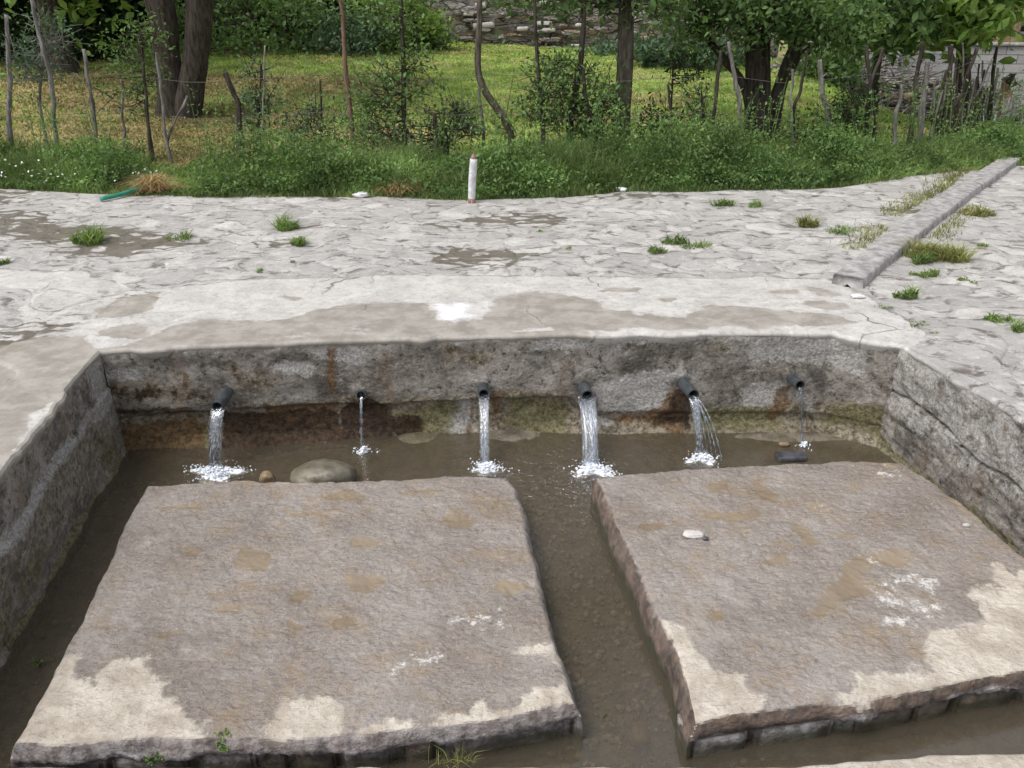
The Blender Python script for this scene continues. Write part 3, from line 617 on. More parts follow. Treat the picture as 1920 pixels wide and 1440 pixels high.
# ------------------------------------------------------------------ the two washing slabs
ZS = -.42
def coons(B, Rr, Fr, L, n, m):
    B, Fr = resample(B, n), resample(Fr, n); L, Rr = resample(L, m), resample(Rr, m)   # B,Fr left->right ; L,R back->front
    u = np.linspace(0, 1, n)[:, None, None]; v = np.linspace(0, 1, m)[None, :, None]
    S = (1 - v) * B[:, None] + v * Fr[:, None] + (1 - u) * L[None] + u * Rr[None]
    S -= (1 - u) * (1 - v) * B[0] + u * (1 - v) * B[-1] + (1 - u) * v * Fr[0] + u * v * Fr[-1]
    return S
def slab(label, B, Rr, Fr, L, dry, pud, white, n, m, sidedark, seed, joints):
    root = empty('washing_slab', (*np.mean([PXY(B, ZS)[0], PXY(Fr, ZS)[-1]], 0), ZB), label, 'stone slab', 'concrete washing slabs in the basin')
    S = coons(PXY(B, ZS), PXY(Rr, ZS), PXY(Fr, ZS), PXY(L, ZS), n, m)
    X, Y = S[..., 0].copy(), S[..., 1].copy()
    # distance to border
    loop_i = np.concatenate([np.arange(n) * m, (n - 1) * m + np.arange(1, m), (np.arange(n - 2, -1, -1)) * m + m - 1, np.arange(m - 2, 0, -1)])
    bl = S.reshape(-1, 2)[loop_i]; d = sdf(bl[::6], X, Y); d = np.maximum(d, 0)
    c = bl.mean(0)
    jx = .016 * fbm(X * 4.5, Y * 4.5, 0, seed, 5); jy = .020 * fbm(X * 4.5, Y * 4.5, 3, seed + 7, 5); k = np.exp(-d / .05)
    X += jx * k; Y += jy * k
    Z = ZS + .006 * fbm(X * 2.3, Y * 2.3, 0, seed + 2) + .0065 * fbm(X * 16, Y * 16, 0, seed + 3, 3) + .004 * fbm(X * 45, Y * 45, 0, seed + 4, 2)
    er = .030 + .022 * fbm(X * 7, Y * 7, 0, seed + 5)
    Z -= .045 * np.clip(1 - d / np.maximum(er, .008), 0, 1) ** 2.2 * (1 + .8 * fbm(X * 10, Y * 10, 0, seed + 6))
    pm = blobmask(pud, X, Y, ZS, .045, .05, 11, seed); Z -= .003 * sstep(.2, .9, pm)
    dm = blobmask(dry, X, Y, ZS, .05, .06, 7, seed + 1); wm_ = blobmask(white, X, Y, ZS, .09, .05, 12, seed)
    V = np.stack([X, Y, Z], -1).reshape(-1, 3); nt = len(V)
    ring = V[loop_i]; nl = len(ring)
    T = np.roll(ring[:, :2], -2, 0) - np.roll(ring[:, :2], 2, 0); Nn = np.stack([T[:, 1], -T[:, 0]], -1)
    for _ in range(6): Nn = Nn + np.roll(Nn, 1, 0) + np.roll(Nn, -1, 0)
    Nn /= np.linalg.norm(Nn, axis=1)[:, None] + 1e-9
    if ((ring[:, :2] - c) * Nn).sum(1).mean() < 0: Nn = -Nn
    rows = []; zz = np.linspace(0, 1, 15)[1:]
    front = sstep(.6, .9, -Nn[:, 1])
    for t in zz:
        z = ring[:, 2] * (1 - t) + (-.66) * t
        off = .008 * np.sin(min(1, t * 4) * math.pi / 2) + .008 * fbm(ring[:, 0] * 11, z * 16 + ring[:, 1] * 11, 0, seed + 8, 4)
        off = off - front * .045 * sstep(-.475, -.495, z + .015 * fbm(ring[:, 0] * 7, 0, 0, seed + 9))
        rows.append(np.stack([ring[:, 0] + Nn[:, 0] * off, ring[:, 1] + Nn[:, 1] * off, z], -1))
    V = np.concatenate([V] + rows); F = [gridf(n, m)]
    prev = loop_i
    for q in range(len(rows)):
        cur = nt + q * nl + np.arange(nl); F.append(np.stack([prev, np.roll(prev, -1), np.roll(cur, -1), cur], -1)); prev = cur
    rep = lambda a: np.concatenate([a.ravel()] + [a.ravel()[loop_i]] * len(rows))
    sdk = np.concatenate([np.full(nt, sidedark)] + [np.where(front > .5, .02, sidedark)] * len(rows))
    mesh('slab_top', V, np.concatenate(F), MT['slab'], root, dict(dry=rep(dm), puddle=rep(pm), white=rep(wm_), sidedark=sdk), True)
    # footing blocks under the front lip
    fr = resample(PXY(Fr, ZS), 200); Ls = np.r_[0, np.cumsum(np.linalg.norm(np.diff(fr, axis=0), axis=1))]
    for a, b in joints:
        if b > 1.0: b = 1.
        i0, i1 = int(a * 199), int(b * 199); p, q = fr[i0], fr[i1]; L_ = np.linalg.norm(q - p)
        if L_ < .02: continue
        t = (q - p) / L_; nn = np.array([-t[1], t[0]])
        bm = bmesh.new(); bmesh.ops.create_cube(bm, size=1)
        bmesh.ops.bevel(bm, geom=bm.edges[:], offset=.07, segments=2, affect='EDGES')
        bmesh.ops.subdivide_edges(bm, edges=bm.edges[:], cuts=2, use_grid_fill=True)
        vs = np.array([v.co[:] for v in bm.verts]); fs3 = [[v.index for v in f.verts] for f in bm.faces]; bm.free()
        cc = (p + q) / 2 + nn * .075
        W = cc[None] + vs[:, :1] * (L_ - .012) * t[None] + vs[:, 1:2] * .12 * nn[None]
        z = -.555 + vs[:, 2] * .155
        nz = .006 * fbm(W[:, 0] * 25, W[:, 1] * 25, z * 25, seed)
        VV = np.stack([W[:, 0] + nz, W[:, 1] - abs(nz), z], -1)
        me_f = [np.array([f for f in fs3 if len(f) == L0]) for L0 in (3, 4, 5, 6) if any(len(f) == L0 for f in fs3)]
        N_ = len(VV)
        mesh('footing_block', VV, me_f, MT['slab'], root, dict(dry=np.zeros(N_), puddle=np.zeros(N_), white=np.zeros(N_), sidedark=np.full(N_, .1 if rng.random() > .35 else .8)), False)
    return root
dryL = [[(-20, 1440), (60, 1290), (95, 1230), (130, 1245), (120, 1290), (185, 1285), (220, 1245), (270, 1240), (310, 1275), (290, 1310), (345, 1320), (370, 1350), (392, 1400), (380, 1480), (-40, 1480)],
    [(500, 1480), (492, 1385), (520, 1345), (545, 1315), (600, 1325), (640, 1350), (625, 1385), (640, 1480)], [(790, 1480), (800, 1385), (850, 1340), (890, 1312), (900, 1350), (950, 1335), (1010, 1300), (1085, 1275), (1120, 1480)],
    [(1030, 1225), (1050, 1205), (1075, 1260), (1060, 1290)], ell(740, 1385, 60, 14), ell(1000, 1228, 26, 4)]
dryR = [[(1240, 1160), (1262, 1175), (1300, 1230), (1340, 1250), (1380, 1262), (1400, 1300), (1432, 1335), (1430, 1440), (1290, 1440)],
    [(1590, 1440), (1600, 1330), (1605, 1270), (1650, 1268), (1700, 1262), (1760, 1262), (1745, 1230), (1760, 1180), (1800, 1185), (1855, 1170), (1830, 1120), (1870, 1100), (1862, 1065), (1900, 1085), (2150, 1080), (2200, 1440)]]
pudL = [ell(640, 932, 38, 12), ell(862, 975, 30, 20), ell(925, 945, 14, 10), ell(680, 1022, 36, 9), ell(360, 1033, 22, 14), ell(478, 1050, 36, 26), ell(690, 1092, 40, 18), ell(560, 1118, 18, 14), ell(545, 1170, 18, 12), ell(425, 1140, 26, 6), ell(650, 1170, 24, 12), ell(960, 1095, 34, 12), ell(320, 1192, 24, 6), ell(790, 925, 40, 5), ell(340, 950, 60, 6), ell(560, 960, 50, 5)]
pudR = [[(1395, 895), (1420, 892), (1450, 925), (1460, 945), (1420, 940), (1400, 920)], [(1480, 985), (1520, 985), (1545, 1020), (1535, 1030), (1500, 1015)], ell(1340, 910, 26, 10),
    [(1500, 1150), (1550, 1110), (1560, 1075), (1600, 1045), (1680, 1028), (1720, 1040), (1700, 1055), (1640, 1055), (1615, 1080), (1640, 1110), (1600, 1130), (1540, 1158)], ell(1580, 1005, 20, 6), ell(1450, 1050, 26, 16), ell(1230, 985, 30, 9), ell(1375, 965, 55, 10), ell(1340, 1150, 16, 10), ell(1525, 945, 14, 7)]
whiteL = [ell(740, 1252, 18, 8), ell(800, 1235, 26, 9, a0=-.3), ell(885, 1165, 34, 9, a0=-.2), ell(935, 1158, 10, 9)]
whiteR = [[(1640, 1095), (1700, 1072), (1730, 1065), (1755, 1095), (1750, 1115), (1710, 1085), (1660, 1102)], ell(1665, 890, 20, 6), ell(1540, 952, 10, 3), ell(1635, 1048, 12, 4), ell(1730, 1135, 30, 10), ell(1690, 1170, 30, 12), ell(1660, 1120, 30, 8)]
slab('large wet concrete slab left of the central channel, pale dry along its near corners', [(268, 906), (420, 898), (600, 900), (800, 893), (955, 889)], [(955, 889), (985, 945), (1003, 1030), (1030, 1140), (1055, 1220), (1088, 1322)],
    [(12, 1402), (200, 1398), (400, 1388), (620, 1388), (800, 1368), (960, 1352), (1088, 1322)], [(268, 906), (215, 1008), (208, 1040), (165, 1120), (125, 1200), (62, 1315), (12, 1402)], dryL, pudL, whiteL, 380, 340, .45, 100,
    [(0, .16), (.165, .30), (.31, .42), (.43, .475), (.48, .56), (.565, .66), (.675, .735), (.75, .99)])
slab('wet concrete slab right of the central channel with a muddy puddle and white soap stain', [(1112, 892), (1250, 878), (1400, 868), (1560, 863), (1690, 862)], [(1690, 862), (1760, 905), (1850, 977), (1925, 1042), (2140, 1220)],
    [(1300, 1366), (1440, 1342), (1560, 1326), (1700, 1306), (1850, 1275), (2000, 1248), (2140, 1220)], [(1112, 892), (1150, 985), (1205, 1100), (1255, 1210), (1285, 1300), (1300, 1366)], dryR, pudR, whiteR, 380, 330, .9, 200,
    [(0, .13), (.14, .31), (.34, .48), (.485, .565), (.575, .72), (.73, .86), (.87, 1)])

# ------------------------------------------------------------------ pipes and falling water
FOAM_SEED = 0
def sphere_pts(mb, C, r, a=0.):
    # octahedron-subdivided small drops
    t = (1 + 5 ** .5) / 2
    v = np.array([(-1, t, 0), (1, t, 0), (-1, -t, 0), (1, -t, 0), (0, -1, t), (0, 1, t), (0, -1, -t), (0, 1, -t), (t, 0, -1), (t, 0, 1), (-t, 0, -1), (-t, 0, 1)], float); v /= np.linalg.norm(v[0])
    f = np.array([(0, 11, 5), (0, 5, 1), (0, 1, 7), (0, 7, 10), (0, 10, 11), (1, 5, 9), (5, 11, 4), (11, 10, 2), (10, 7, 6), (7, 1, 8), (3, 9, 4), (3, 4, 2), (3, 2, 6), (3, 6, 8), (3, 8, 9), (4, 9, 5), (2, 4, 11), (6, 2, 10), (8, 6, 7), (9, 8, 1)])
    N = len(C); r = (np.asarray(r) * np.ones(N))[:, None, None]
    V = C[:, None] + v[None] * r * np.array([1, 1, .8])
    F = (f[None] + 12 * np.arange(N)[:, None, None]).reshape(-1, 3)
    mb.add(V.reshape(-1, 3), F, a)
pipe_labels = ['dark green-grey pipe at the left end of the basin wall pouring a thick jet', 'round black pipe mouth above the darkest stain, second spout from the left', 'grey pipe third from the left, in the wall behind the left slab\'s far right corner',
    'grey pipe pouring the widest jet, above the central channel mouth', 'long dark pipe jutting right over a rusty triangular stain, second from the right', 'short dark pipe at the right end of the basin wall, barely dripping']
jet_labels = ['thick glassy water jet with wide white foam, leftmost of the six', 'thin broken trickle falling past the black wet stain, second from the left', 'straight narrow water jet landing behind the far right corner of the left slab',
    'widest water jet, foaming at the far left corner of the right slab', 'splitting water jet from the long jutting pipe, second from the right', 'thinnest water trickle, rightmost of the six spouts']
STR = [  # landing px on the water, width start, width end, splash width m, foam count
    ((404, 884), .034, .028, .15, 620), ((680, 846), .010, .006, .075, 90), ((909, 876), .027, .022, .10, 330), ((1108, 878), .044, .036, .13, 560), ((1311, 858), .026, .014, .10, 240), ((1503, 834), .009, .004, .045, 45)]
for i, (e, mo, pr, r_) in enumerate(PIPES):
    Yw = back_y(PD(e[0], e[1], 4.03)[0]) - .01
    A = np.array(PD(e[0], e[1], Yw)); B = np.array(PD(mo[0], mo[1], Yw - pr)); B0 = B.copy()
    ax = (B - A) / np.linalg.norm(B - A); A = A - ax * .08
    root = empty('spout_pipe', tuple(B), pipe_labels[i], 'pipe', 'spout pipes in the basin wall')
    mb = MB(); n = 20
    tube(mb, [A, (A + B) / 2, B], r_, n, .04, i, False, sub=4); tube(mb, [B - ax * .001, B + ax * .004], [r_, r_ * .97], n, 0, 0, False, sub=1)
    tube(mb, [B + ax * .004, B - ax * .06], [r_ * .80, r_ * .80], n, 0, 0, False, sub=1)
    th = np.linspace(0, 2 * np.pi, n, endpoint=False); ref = np.cross(ax, [1., 0, 0]); ref /= np.linalg.norm(ref); w2 = np.cross(ax, ref)
    c1 = (B + ax * .004) + (np.cos(th)[:, None] * ref + np.sin(th)[:, None] * w2) * r_ * .97; c2 = (B + ax * .004) + (np.cos(th)[:, None] * ref + np.sin(th)[:, None] * w2) * r_ * .80
    k = np.arange(n); k2 = (k + 1) % n; mb.add(np.concatenate([c1, c2]), np.stack([k, k2, n + k2, n + k], -1))
    mb.build('pipe_wall', MT['pipe'], root, True)
    mb = MB(); cc = B - ax * .05; c2 = cc + (np.cos(th)[:, None] * ref + np.sin(th)[:, None] * w2) * r_ * .8; mb.add(np.concatenate([c2, [cc]]), np.stack([k, k2, np.full(n, n)], -1)); mb.build('bore', MT['pipein'], root)
    # the jet
    land, w0, w1, spw, nf = STR[i]; spw *= .82; Lp = np.array(P(land[0], land[1], ZW)); root = empty('water_jet', tuple(Lp), jet_labels[i], 'water jet', 'water jets falling from the spouts')
    B = B + np.array([0, 0, -r_ * .45])
    T = np.linspace(0, 1, 40); H = B[2] - Lp[2]
    def path(t, B=B, Lp=Lp): # projectile: horizontal linear, vertical quadratic with small initial droop
        return B[None] * np.array([1, 1, 0]) * (1 - t[:, None]) + Lp[None] * np.array([1, 1, 0]) * t[:, None] + np.stack([0 * t, 0 * t, B[2] - H * (.22 * t + .78 * t ** 2)], -1)
    t = T ** .8; c = path(t)
    mb = MB(); sd = 24; th = np.linspace(0, 2 * np.pi, sd, endpoint=False)
    rad = (w0 * (1 - T) + w1 * T)
    if i == 1: rad = rad * (.75 + .55 * np.sin(T * 38) * T)
    if i == 5: rad = rad * (.8 + .5 * np.sin(T * 30))
    rr = rad[:, None] * (1 + .18 * fbm(np.cos(th)[None] * 2, np.sin(th)[None] * 2, T[:, None] * 4, 300 + i, 2) + .10 * np.sin(th * 5)[None])
    flat = .55
    V = c[:, None] + np.stack([rr * np.cos(th)[None], rr * np.sin(th)[None] * flat, rr * np.sin(th)[None] * .15], -1)
    mb.add(V.reshape(-1, 3), gridf(40, sd, 0, True))
    nstr = [3, 1, 2, 4, 5, 2][i]
    for q in range(nstr):                            # side strands
        offx = rng.uniform(-1, 1) * rad.mean() * 1.3 if i != 4 else (.012 + q * .012)
        t0 = rng.uniform(.05, .3); tt = np.linspace(t0, 1, 16); cc = path(tt); g = (tt - t0) / (1 - t0)
        cc[:, 0] += offx * (g + .2) * (1.6 if i == 4 else 1.); tube(mb, cc, np.abs(rng.uniform(.0016, .0042) * (1 + .6 * np.sin(tt * 60 + q))), 6, 0, 0, True, sub=1)
    mb.build('jet', MT['stream'], root, True)
    # splash: heaps of foam and flying drops
    mb = MB(); mp = 0
    c0 = Lp + np.array([.012, -.02, 0]); 
    ang = rng.random(nf) * 2 * np.pi; rd = np.abs(rng.normal(0, .40, nf)) ; lobes = 1 + .55 * np.sin(ang * 3 + i) + .35 * np.sin(ang * 5 + 2 * i)
    rd = rd * lobes * spw
    C = np.stack([c0[0] + rd * np.cos(ang) * 1.15, c0[1] + rd * np.sin(ang) * .75, ZW + .004 + np.abs(rng.normal(0, 1, nf)) * .012 * np.exp(-(rd / spw) ** 2) + .0 * rd], -1)
    sphere_pts(mb, C, rng.uniform(.003, .008, nf) * (1.15 - .6 * np.clip(rd / spw / 1.5, 0, 1)))
    tha = np.linspace(0, 2 * np.pi, 48, endpoint=False); rq = np.linspace(0, 1, 14)
    Rr = spw * .78 * (1 + .30 * np.sin(tha * 3 + i) + .22 * np.sin(tha * 5 + 2 * i) + .35 * fbm(np.cos(tha) * 3, np.sin(tha) * 3, i, 700, 3))
    gx = c0[0] + rq[:, None] * Rr[None] * np.cos(tha)[None] * 1.15; gy = c0[1] + rq[:, None] * Rr[None] * np.sin(tha)[None] * .75
    gz_ = ZW - .006 + (.018 + .018 * fbm(gx * 60, gy * 60, i, 70, 3) + .006 * fbm(gx * 170, gy * 170, i, 73, 2)) * (1 - rq[:, None] ** 2.5) * min(1, spw / .10)
    if i in (0, 2, 3, 4): mb.add(np.stack([gx, gy, gz_], -1).reshape(-1, 3), gridf(14, 48, 0, True))
    nd_ = nf // 6; ang = rng.random(nd_) * 2 * np.pi; rd = rng.uniform(.3, 1.5, nd_) * spw
    C = np.stack([c0[0] + rd * np.cos(ang) * .85, c0[1] + rd * np.sin(ang) * .7, ZW + rng.uniform(.003, .035, nd_) * np.exp(-((rd / spw - .8) / .6) ** 2)], -1)
    sphere_pts(mb, C, rng.uniform(.0010, .003, nd_))
    for q in range(0):                         # filaments
        a = rng.random() * 6.28; r0, r1 = rng.uniform(.2, .7) * spw, rng.uniform(.7, 1.3) * spw; aa = a + rng.uniform(-.4, .4)
        p = [c0 + np.array([r0 * math.cos(a), r0 * .8 * math.sin(a), .006]), c0 + np.array([(r0 + r1) / 2 * math.cos((a + aa) / 2), (r0 + r1) / 2 * .8 * math.sin((a + aa) / 2), rng.uniform(.008, .03)]), c0 + np.array([r1 * math.cos(aa), r1 * .8 * math.sin(aa), .003])]
        tube(mb, p, [.0035, .003, .001], 5, 0, 0, True, sub=3)
    mb.build('splash', MT['foam'], root, True)

# ------------------------------------------------------------------ loose stones and small things
def rock(name, c, s, mat, label, cat, seed, squash=1., res=26, rotz=0., amp=.18, group=None, boxy=0.):
    th = np.linspace(0, np.pi, res); ph = np.linspace(0, 2 * np.pi, res * 2, endpoint=False)
    d = np.stack([np.sin(th)[:, None] * np.cos(ph)[None], np.sin(th)[:, None] * np.sin(ph)[None], np.cos(th)[:, None] * np.ones(len(ph))[None]], -1)
    if boxy: q = np.abs(d).max(-1, keepdims=True); d = d * (1 - boxy) + boxy * d / q * .8
    r = 1 + amp * fbm(d[..., 0] * 1.6 + 9, d[..., 1] * 1.6, d[..., 2] * 1.6 + seed, seed, 5)
    V = d * r[..., None] * np.array(s); cz, sz = math.cos(rotz), math.sin(rotz)
    V = np.stack([V[..., 0] * cz - V[..., 1] * sz, V[..., 0] * sz + V[..., 1] * cz, V[..., 2]], -1)
    me = mesh(name, V.reshape(-1, 3), gridf(res, res * 2, 0, True), mat, None, smooth=True); me.location = c
    return tag(me, label, cat, group)
def at(px, py, z, dz=0.): p = P(px, py, z); return (p[0], p[1], p[2] + dz)
rock('boulder', at(608, 893, -.53), (.165, .10, .075), MT['stone'], 'rounded grey-brown boulder in the water behind the left slab', 'stone', 5)
rock('rock', at(500, 902, -.53), (.042, .035, .048), MT['stoneb'], 'small pointed brown rock between the leftmost splash and the rounded boulder', 'stone', 6, amp=.5, boxy=.3)
rock('flat_stone', at(1483, 856, -.545), (.095, .045, .016), MT['slate'], 'flat dark slate lying in the water behind the right slab', 'stone', 9, boxy=.8, amp=.08, rotz=.05)
rock('pebble', at(1470, 832, -.55), (.030, .02, .014), MT['stoneb'], 'small tan pebble in shallow water below the rightmost spout', 'stone', 10)
rock('stone_chip', at(1300, 1005, ZS, .008), (.045, .025, .013), MT['pale'], 'pale grey stone chip with a dark end lying on the right slab', 'stone', 15, amp=.35, boxy=.4)
rock('dark_chip', at(1323, 1012, ZS, .006), (.014, .009, .008), MT['slate'], 'tiny dark chip touching the pale grey stone chip on the right slab', 'stone', 16, amp=.3)
rock('pebble', at(1812, 987, ZS, .006), (.016, .012, .008), MT['pale'], 'small white pebble near the outer edge of the right slab', 'stone', 18, amp=.3)
rock('pebble', at(1362, 1385, ZB, .03), (.03, .05, .03), MT['pale'], 'pale pebble in the channel by the near left corner of the right slab', 'stone', 19, amp=.3)
rock('cobble', at(1195, 1392, ZB, .03), (.035, .05, .03), MT['stoneb'], 'brown cobble at the near end of the central channel', 'stone', 21, amp=.25)
mb = MB(); pts = []
for q in range(2600):
    x = .35 + rng.normal() * .16 + (3.4 - 0) * 0; y = rng.uniform(1.75, 3.7); x = rng.uniform(.05, .80) if q % 4 else rng.uniform(-1.95, -1.45); pts.append((x, y, ZB + .01))
pts = np.array(pts); sphere_pts(mb, pts, rng.uniform(.003, .013, len(pts)) * rng.choice([.6, 1, 1.5], len(pts))); tag(mb.build('gravel', MT['gravel'], None, True), 'fine gravel lying on the channel bed', 'gravel', kind='stuff')
mb = MB(); mp = np.array([at(1195 + rng.normal() * 26, 1340 + rng.normal() * 60, ZB, .02) for q in range(260)]); leaves(mb, mp, rng.uniform(.008, .02, 260), .8); 
tag(mb.build('fallen_leaf_bits', MT['barkr'], None), 'scattered red-brown leaf bits sunk at the near end of the central channel', 'leaves', kind='stuff')

# small litter
def crumple(name, c, s, mat, label, seed):
    rock(name, c, s, mat, label, 'litter', seed, amp=.7, res=16)
c = P(680, 366); crumple('litter', (c[0], c[1] - .06, .02), (.07, .04, .022), MT['paper'], 'crumpled white litter at the verge left of the right straw heap', 31)
c = P(1163, 358); crumple('litter', (c[0], c[1] - .06, .025), (.05, .03, .02), MT['paper'], 'crumpled white litter at the verge right of the white post', 33)
c = P(1275, 413, .0); 
c = P(1604, 556); crumple('litter', (c[0], c[1] - .04, .015), (.04, .02, .012), MT['paper'], 'white scrap at the near end of the kerb', 35)
c = P(1527, 368); crumple('stone_chip', (c[0], c[1], .015), (.04, .02, .012), MT['pale'], 'pale stone chip on the paving near the right verge', 37)

# white post
bx, by, _ = P(884, 379); bx2, _, bz2 = PD(888, 291, by)
root = empty('marker_post', (bx, by, 0), 'short white painted post with rusty top standing at the verge', 'post')
mb = MB(); tube(mb, [(bx, by, -.03), (bx + .4 * (bx2 - bx), by, bz2 * .45), (bx2, by, bz2 - .03)], [.031, .032, .031], 16, .03, 4, True, sub=5); mb.build('post_shaft', MT['postw'], root, True)
mb = MB(); tube(mb, [(bx2, by, bz2 - .03), (bx2, by, bz2 - .005), (bx2 + .004, by, bz2 + .014)], [.026, .020, .006], 12, .25, 4, True); mb.build('post_top', MT['rustm'], root, True)
mb = MB(); tube(mb, [(bx, by, -.02), (bx + .002, by, .035)], [.0335, .0325], 16, .12, 8, True, sub=3); mb.build('rust_band', MT['rustm'], root, True)
# green hose
a = P(190, 377); b = P(264, 361); mb = MB(); tube(mb, [(a[0], a[1], .02), ((a[0] + b[0]) / 2, (a[1] + b[1]) / 2 - .02, .022), (b[0], b[1], .03), (b[0] + .12, b[1] + .09, .02)], .019, 12, .02, 1, True); tag(mb.build('hose_piece', MT['hose'], None, True), 'short piece of green hose lying by the left straw heap', 'hose')
# straw heaps
def straw(px, py, w_, h_, n, label):
    c = np.array(P(px, py)); mb = MB(); ang = rng.random(n) * 6.28; rd = np.abs(rng.normal(0, .5, n)) * w_
    C = np.stack([c[0] + rd * np.cos(ang), c[1] + .5 * rd * np.sin(ang), np.maximum(0, h_ * np.exp(-(rd / w_) ** 2) * rng.random(n)) + .005], -1)
    blades(mb, C, rng.uniform(.05, .16, n), .006, 1.9); tag(mb.build('straw_heap', MT['straw'], None), label, 'straw')
straw(290, 362, .14, .09, 800, 'heap of dry brown straw at the end of the green hose'); straw(752, 366, .15, .05, 800, 'low pale straw heap between the white litter and the white post')

# ------------------------------------------------------------------ kerb
def build_kerb():
    cl = np.array([P(1588, 536)[:2], P(1690, 452)[:2], P(1800, 369)[:2], P(1900, 300)[:2], (6.3, 10.4), (7.2, 12.2)])
    n = 260; c = resample(cl, n); T = np.gradient(c, axis=0); T /= np.linalg.norm(T, axis=1)[:, None]; N_ = np.stack([T[:, 1], -T[:, 0]], -1)
    prof = [(-.118, -.06), (-.116, .04), (-.113, .088), (-.104, .099), (-.07, .103), (-.02, .104), (.03, .104), (.08, .102), (.106, .097), (.115, .086), (.119, .04), (.124, .0), (.128, -.06)]
    rows = []
    for (o, z) in prof:
        zz = (z * .62 if z > 0 else z) + gz(c[:, 0], c[:, 1]) + .007 * fbm(c[:, 0] * 5 + o * 8, c[:, 1] * 5, z * 9, 5, 5)
        rows.append(np.stack([c[:, 0] + N_[:, 0] * (o * .78 + .010 * fbm(c[:, 0] * 4, c[:, 1] * 4, z * 5 + o * 3, 3, 5)), c[:, 1] + N_[:, 1] * o * .78, zz], -1))
    V = np.stack(rows, 1); V[0, :, 2] = np.minimum(V[0, :, 2], .055); k = len(prof)
    V2 = V.reshape(-1, 3); c0 = V[0].mean(0); V2 = np.concatenate([V2, [[c0[0] - .03 * T[0, 0], c0[1] - .03 * T[0, 1], .02]]]); ii = np.arange(k - 1)
    tag(mesh('kerb', V2, [gridf(n, k), np.stack([ii, ii + 1, np.full(k - 1, n * k)], -1)], MT['kerb'], None, smooth=False), 'raised grey concrete kerb running away to the right', 'kerb', kind='structure')
    return c, N_
kc, kn = build_kerb()

# ------------------------------------------------------------------ grass tufts in the paving
def tuft(px, py, wpx, hpx, label, mat='tuft', n=220, dens=1.):
    c = np.array(P(px, py)); dist = math.hypot(c[1], CAMH); s = dist / FPX; w_ = wpx * s / 2; h_ = hpx * s
    mb = MB(); n = int(n * dens); ang = rng.random(n) * 6.28; rd = np.sqrt(rng.random(n))
    tr_ = np.random.default_rng(int(px)); ks = tr_.normal(0, .42, (5, 2)); kk = rng.integers(0, 5, n); rd = rd * .55
    x = c[0] + (ks[kk, 0] + rd * np.cos(ang) * .8) * w_; y = c[1] + (ks[kk, 1] + rd * np.sin(ang) * .8) * max(w_ * .8, .04)
    hh = h_ * (1 - .5 * rd) * rng.uniform(.25, 1.2, n) * (.5 + .9 * tr_.random(5))[kk]
    blades(mb, np.stack([x, y, gz(x, y)], -1), hh, rng.uniform(.004, .009, n) * (1 + dist * .05), 1.3, a=np.clip(rng.normal(.5, .3, n), 0, 1))
    o = mb.build('grass_tuft', MT[mat], None); tag(o, label, 'grass tuft', 'grass tufts growing through the paving')
for a_ in [(178, 452, 62, 38, 'bright grass tuft in the dark patch at the far left of the paving', 'tuft', 420), (335, 448, 50, 22, 'sparse grass tuft at the right end of the dark patch, left paving', 'grass', 90),
    (536, 428, 52, 40, 'upper of the two bright tufts left of centre', 'tuft', 380), (562, 456, 40, 30, 'lower of the two bright tufts left of centre', 'tuft', 330), (486, 508, 20, 8, 'tiny tuft in front of the two bright tufts', 'tuft', 60),
    (5, 494, 22, 12, 'small tuft cut by the left edge of the picture', 'tuft', 90), (548, 491, 12, 7, 'tiny sprout between the paving stones below the two bright tufts', 'tuft', 30), (1015, 435, 18, 6, 'tiny tuft right of the central dark patch', 'tuft', 50), (1066, 468, 14, 6, 'tiny sprout right of the near dark patch', 'tufty', 40),
    (1230, 472, 40, 16, 'small rounded tuft left of the long low grass strip', 'tuft', 160), (1292, 457, 88, 18, 'long low grass strip in the middle right of the paving', 'tuft', 330), (1353, 384, 44, 20, 'left one of two tufts close to the verge, right of the post', 'tuft', 170),
    (1414, 387, 36, 14, 'right one of two tufts close to the verge, right of the post', 'tuft', 130), (1523, 426, 36, 28, 'yellowish upright tuft left of the kerb', 'tufty', 260), (1582, 436, 74, 11, 'flat green strip of grass between yellowish tuft and kerb', 'tuft', 210),
    (1762, 486, 110, 52, 'largest clump, yellow and green, on the right side of the kerb', 'tufty', 800), (1722, 492, 44, 34, 'green tuft against the kerb at the left of the largest clump', 'tuft', 300), (1736, 518, 40, 20, 'green tuft in front of the largest yellow clump', 'tuft', 170), (1697, 558, 34, 24, 'upright tuft near the near end of the kerb', 'tuft', 150),
    (1870, 602, 52, 18, 'low spreading tuft at the right, beyond the basin corner', 'tuft', 180), (1908, 622, 28, 28, 'tuft cut by the right edge of the picture', 'tuft', 130), (1725, 612, 52, 14, 'tuft at the paving edge just beyond the right rim corner', 'tuft', 150), (1655, 582, 34, 12, 'small tuft between kerb end and right rim corner', 'tuft', 90),
    (1810, 528, 40, 10, 'low sprig right of the largest clump', 'tuft', 80), (1843, 462, 32, 10, 'low green sprig beyond the largest clump', 'tuft', 80), (1832, 404, 50, 24, 'grass clump at the far right side of the kerb', 'tufty', 300), (1750, 628, 14, 12, 'tiny sprout by the right rim corner', 'tufty', 40)]:
    tuft(*a_[:6], n=a_[6])
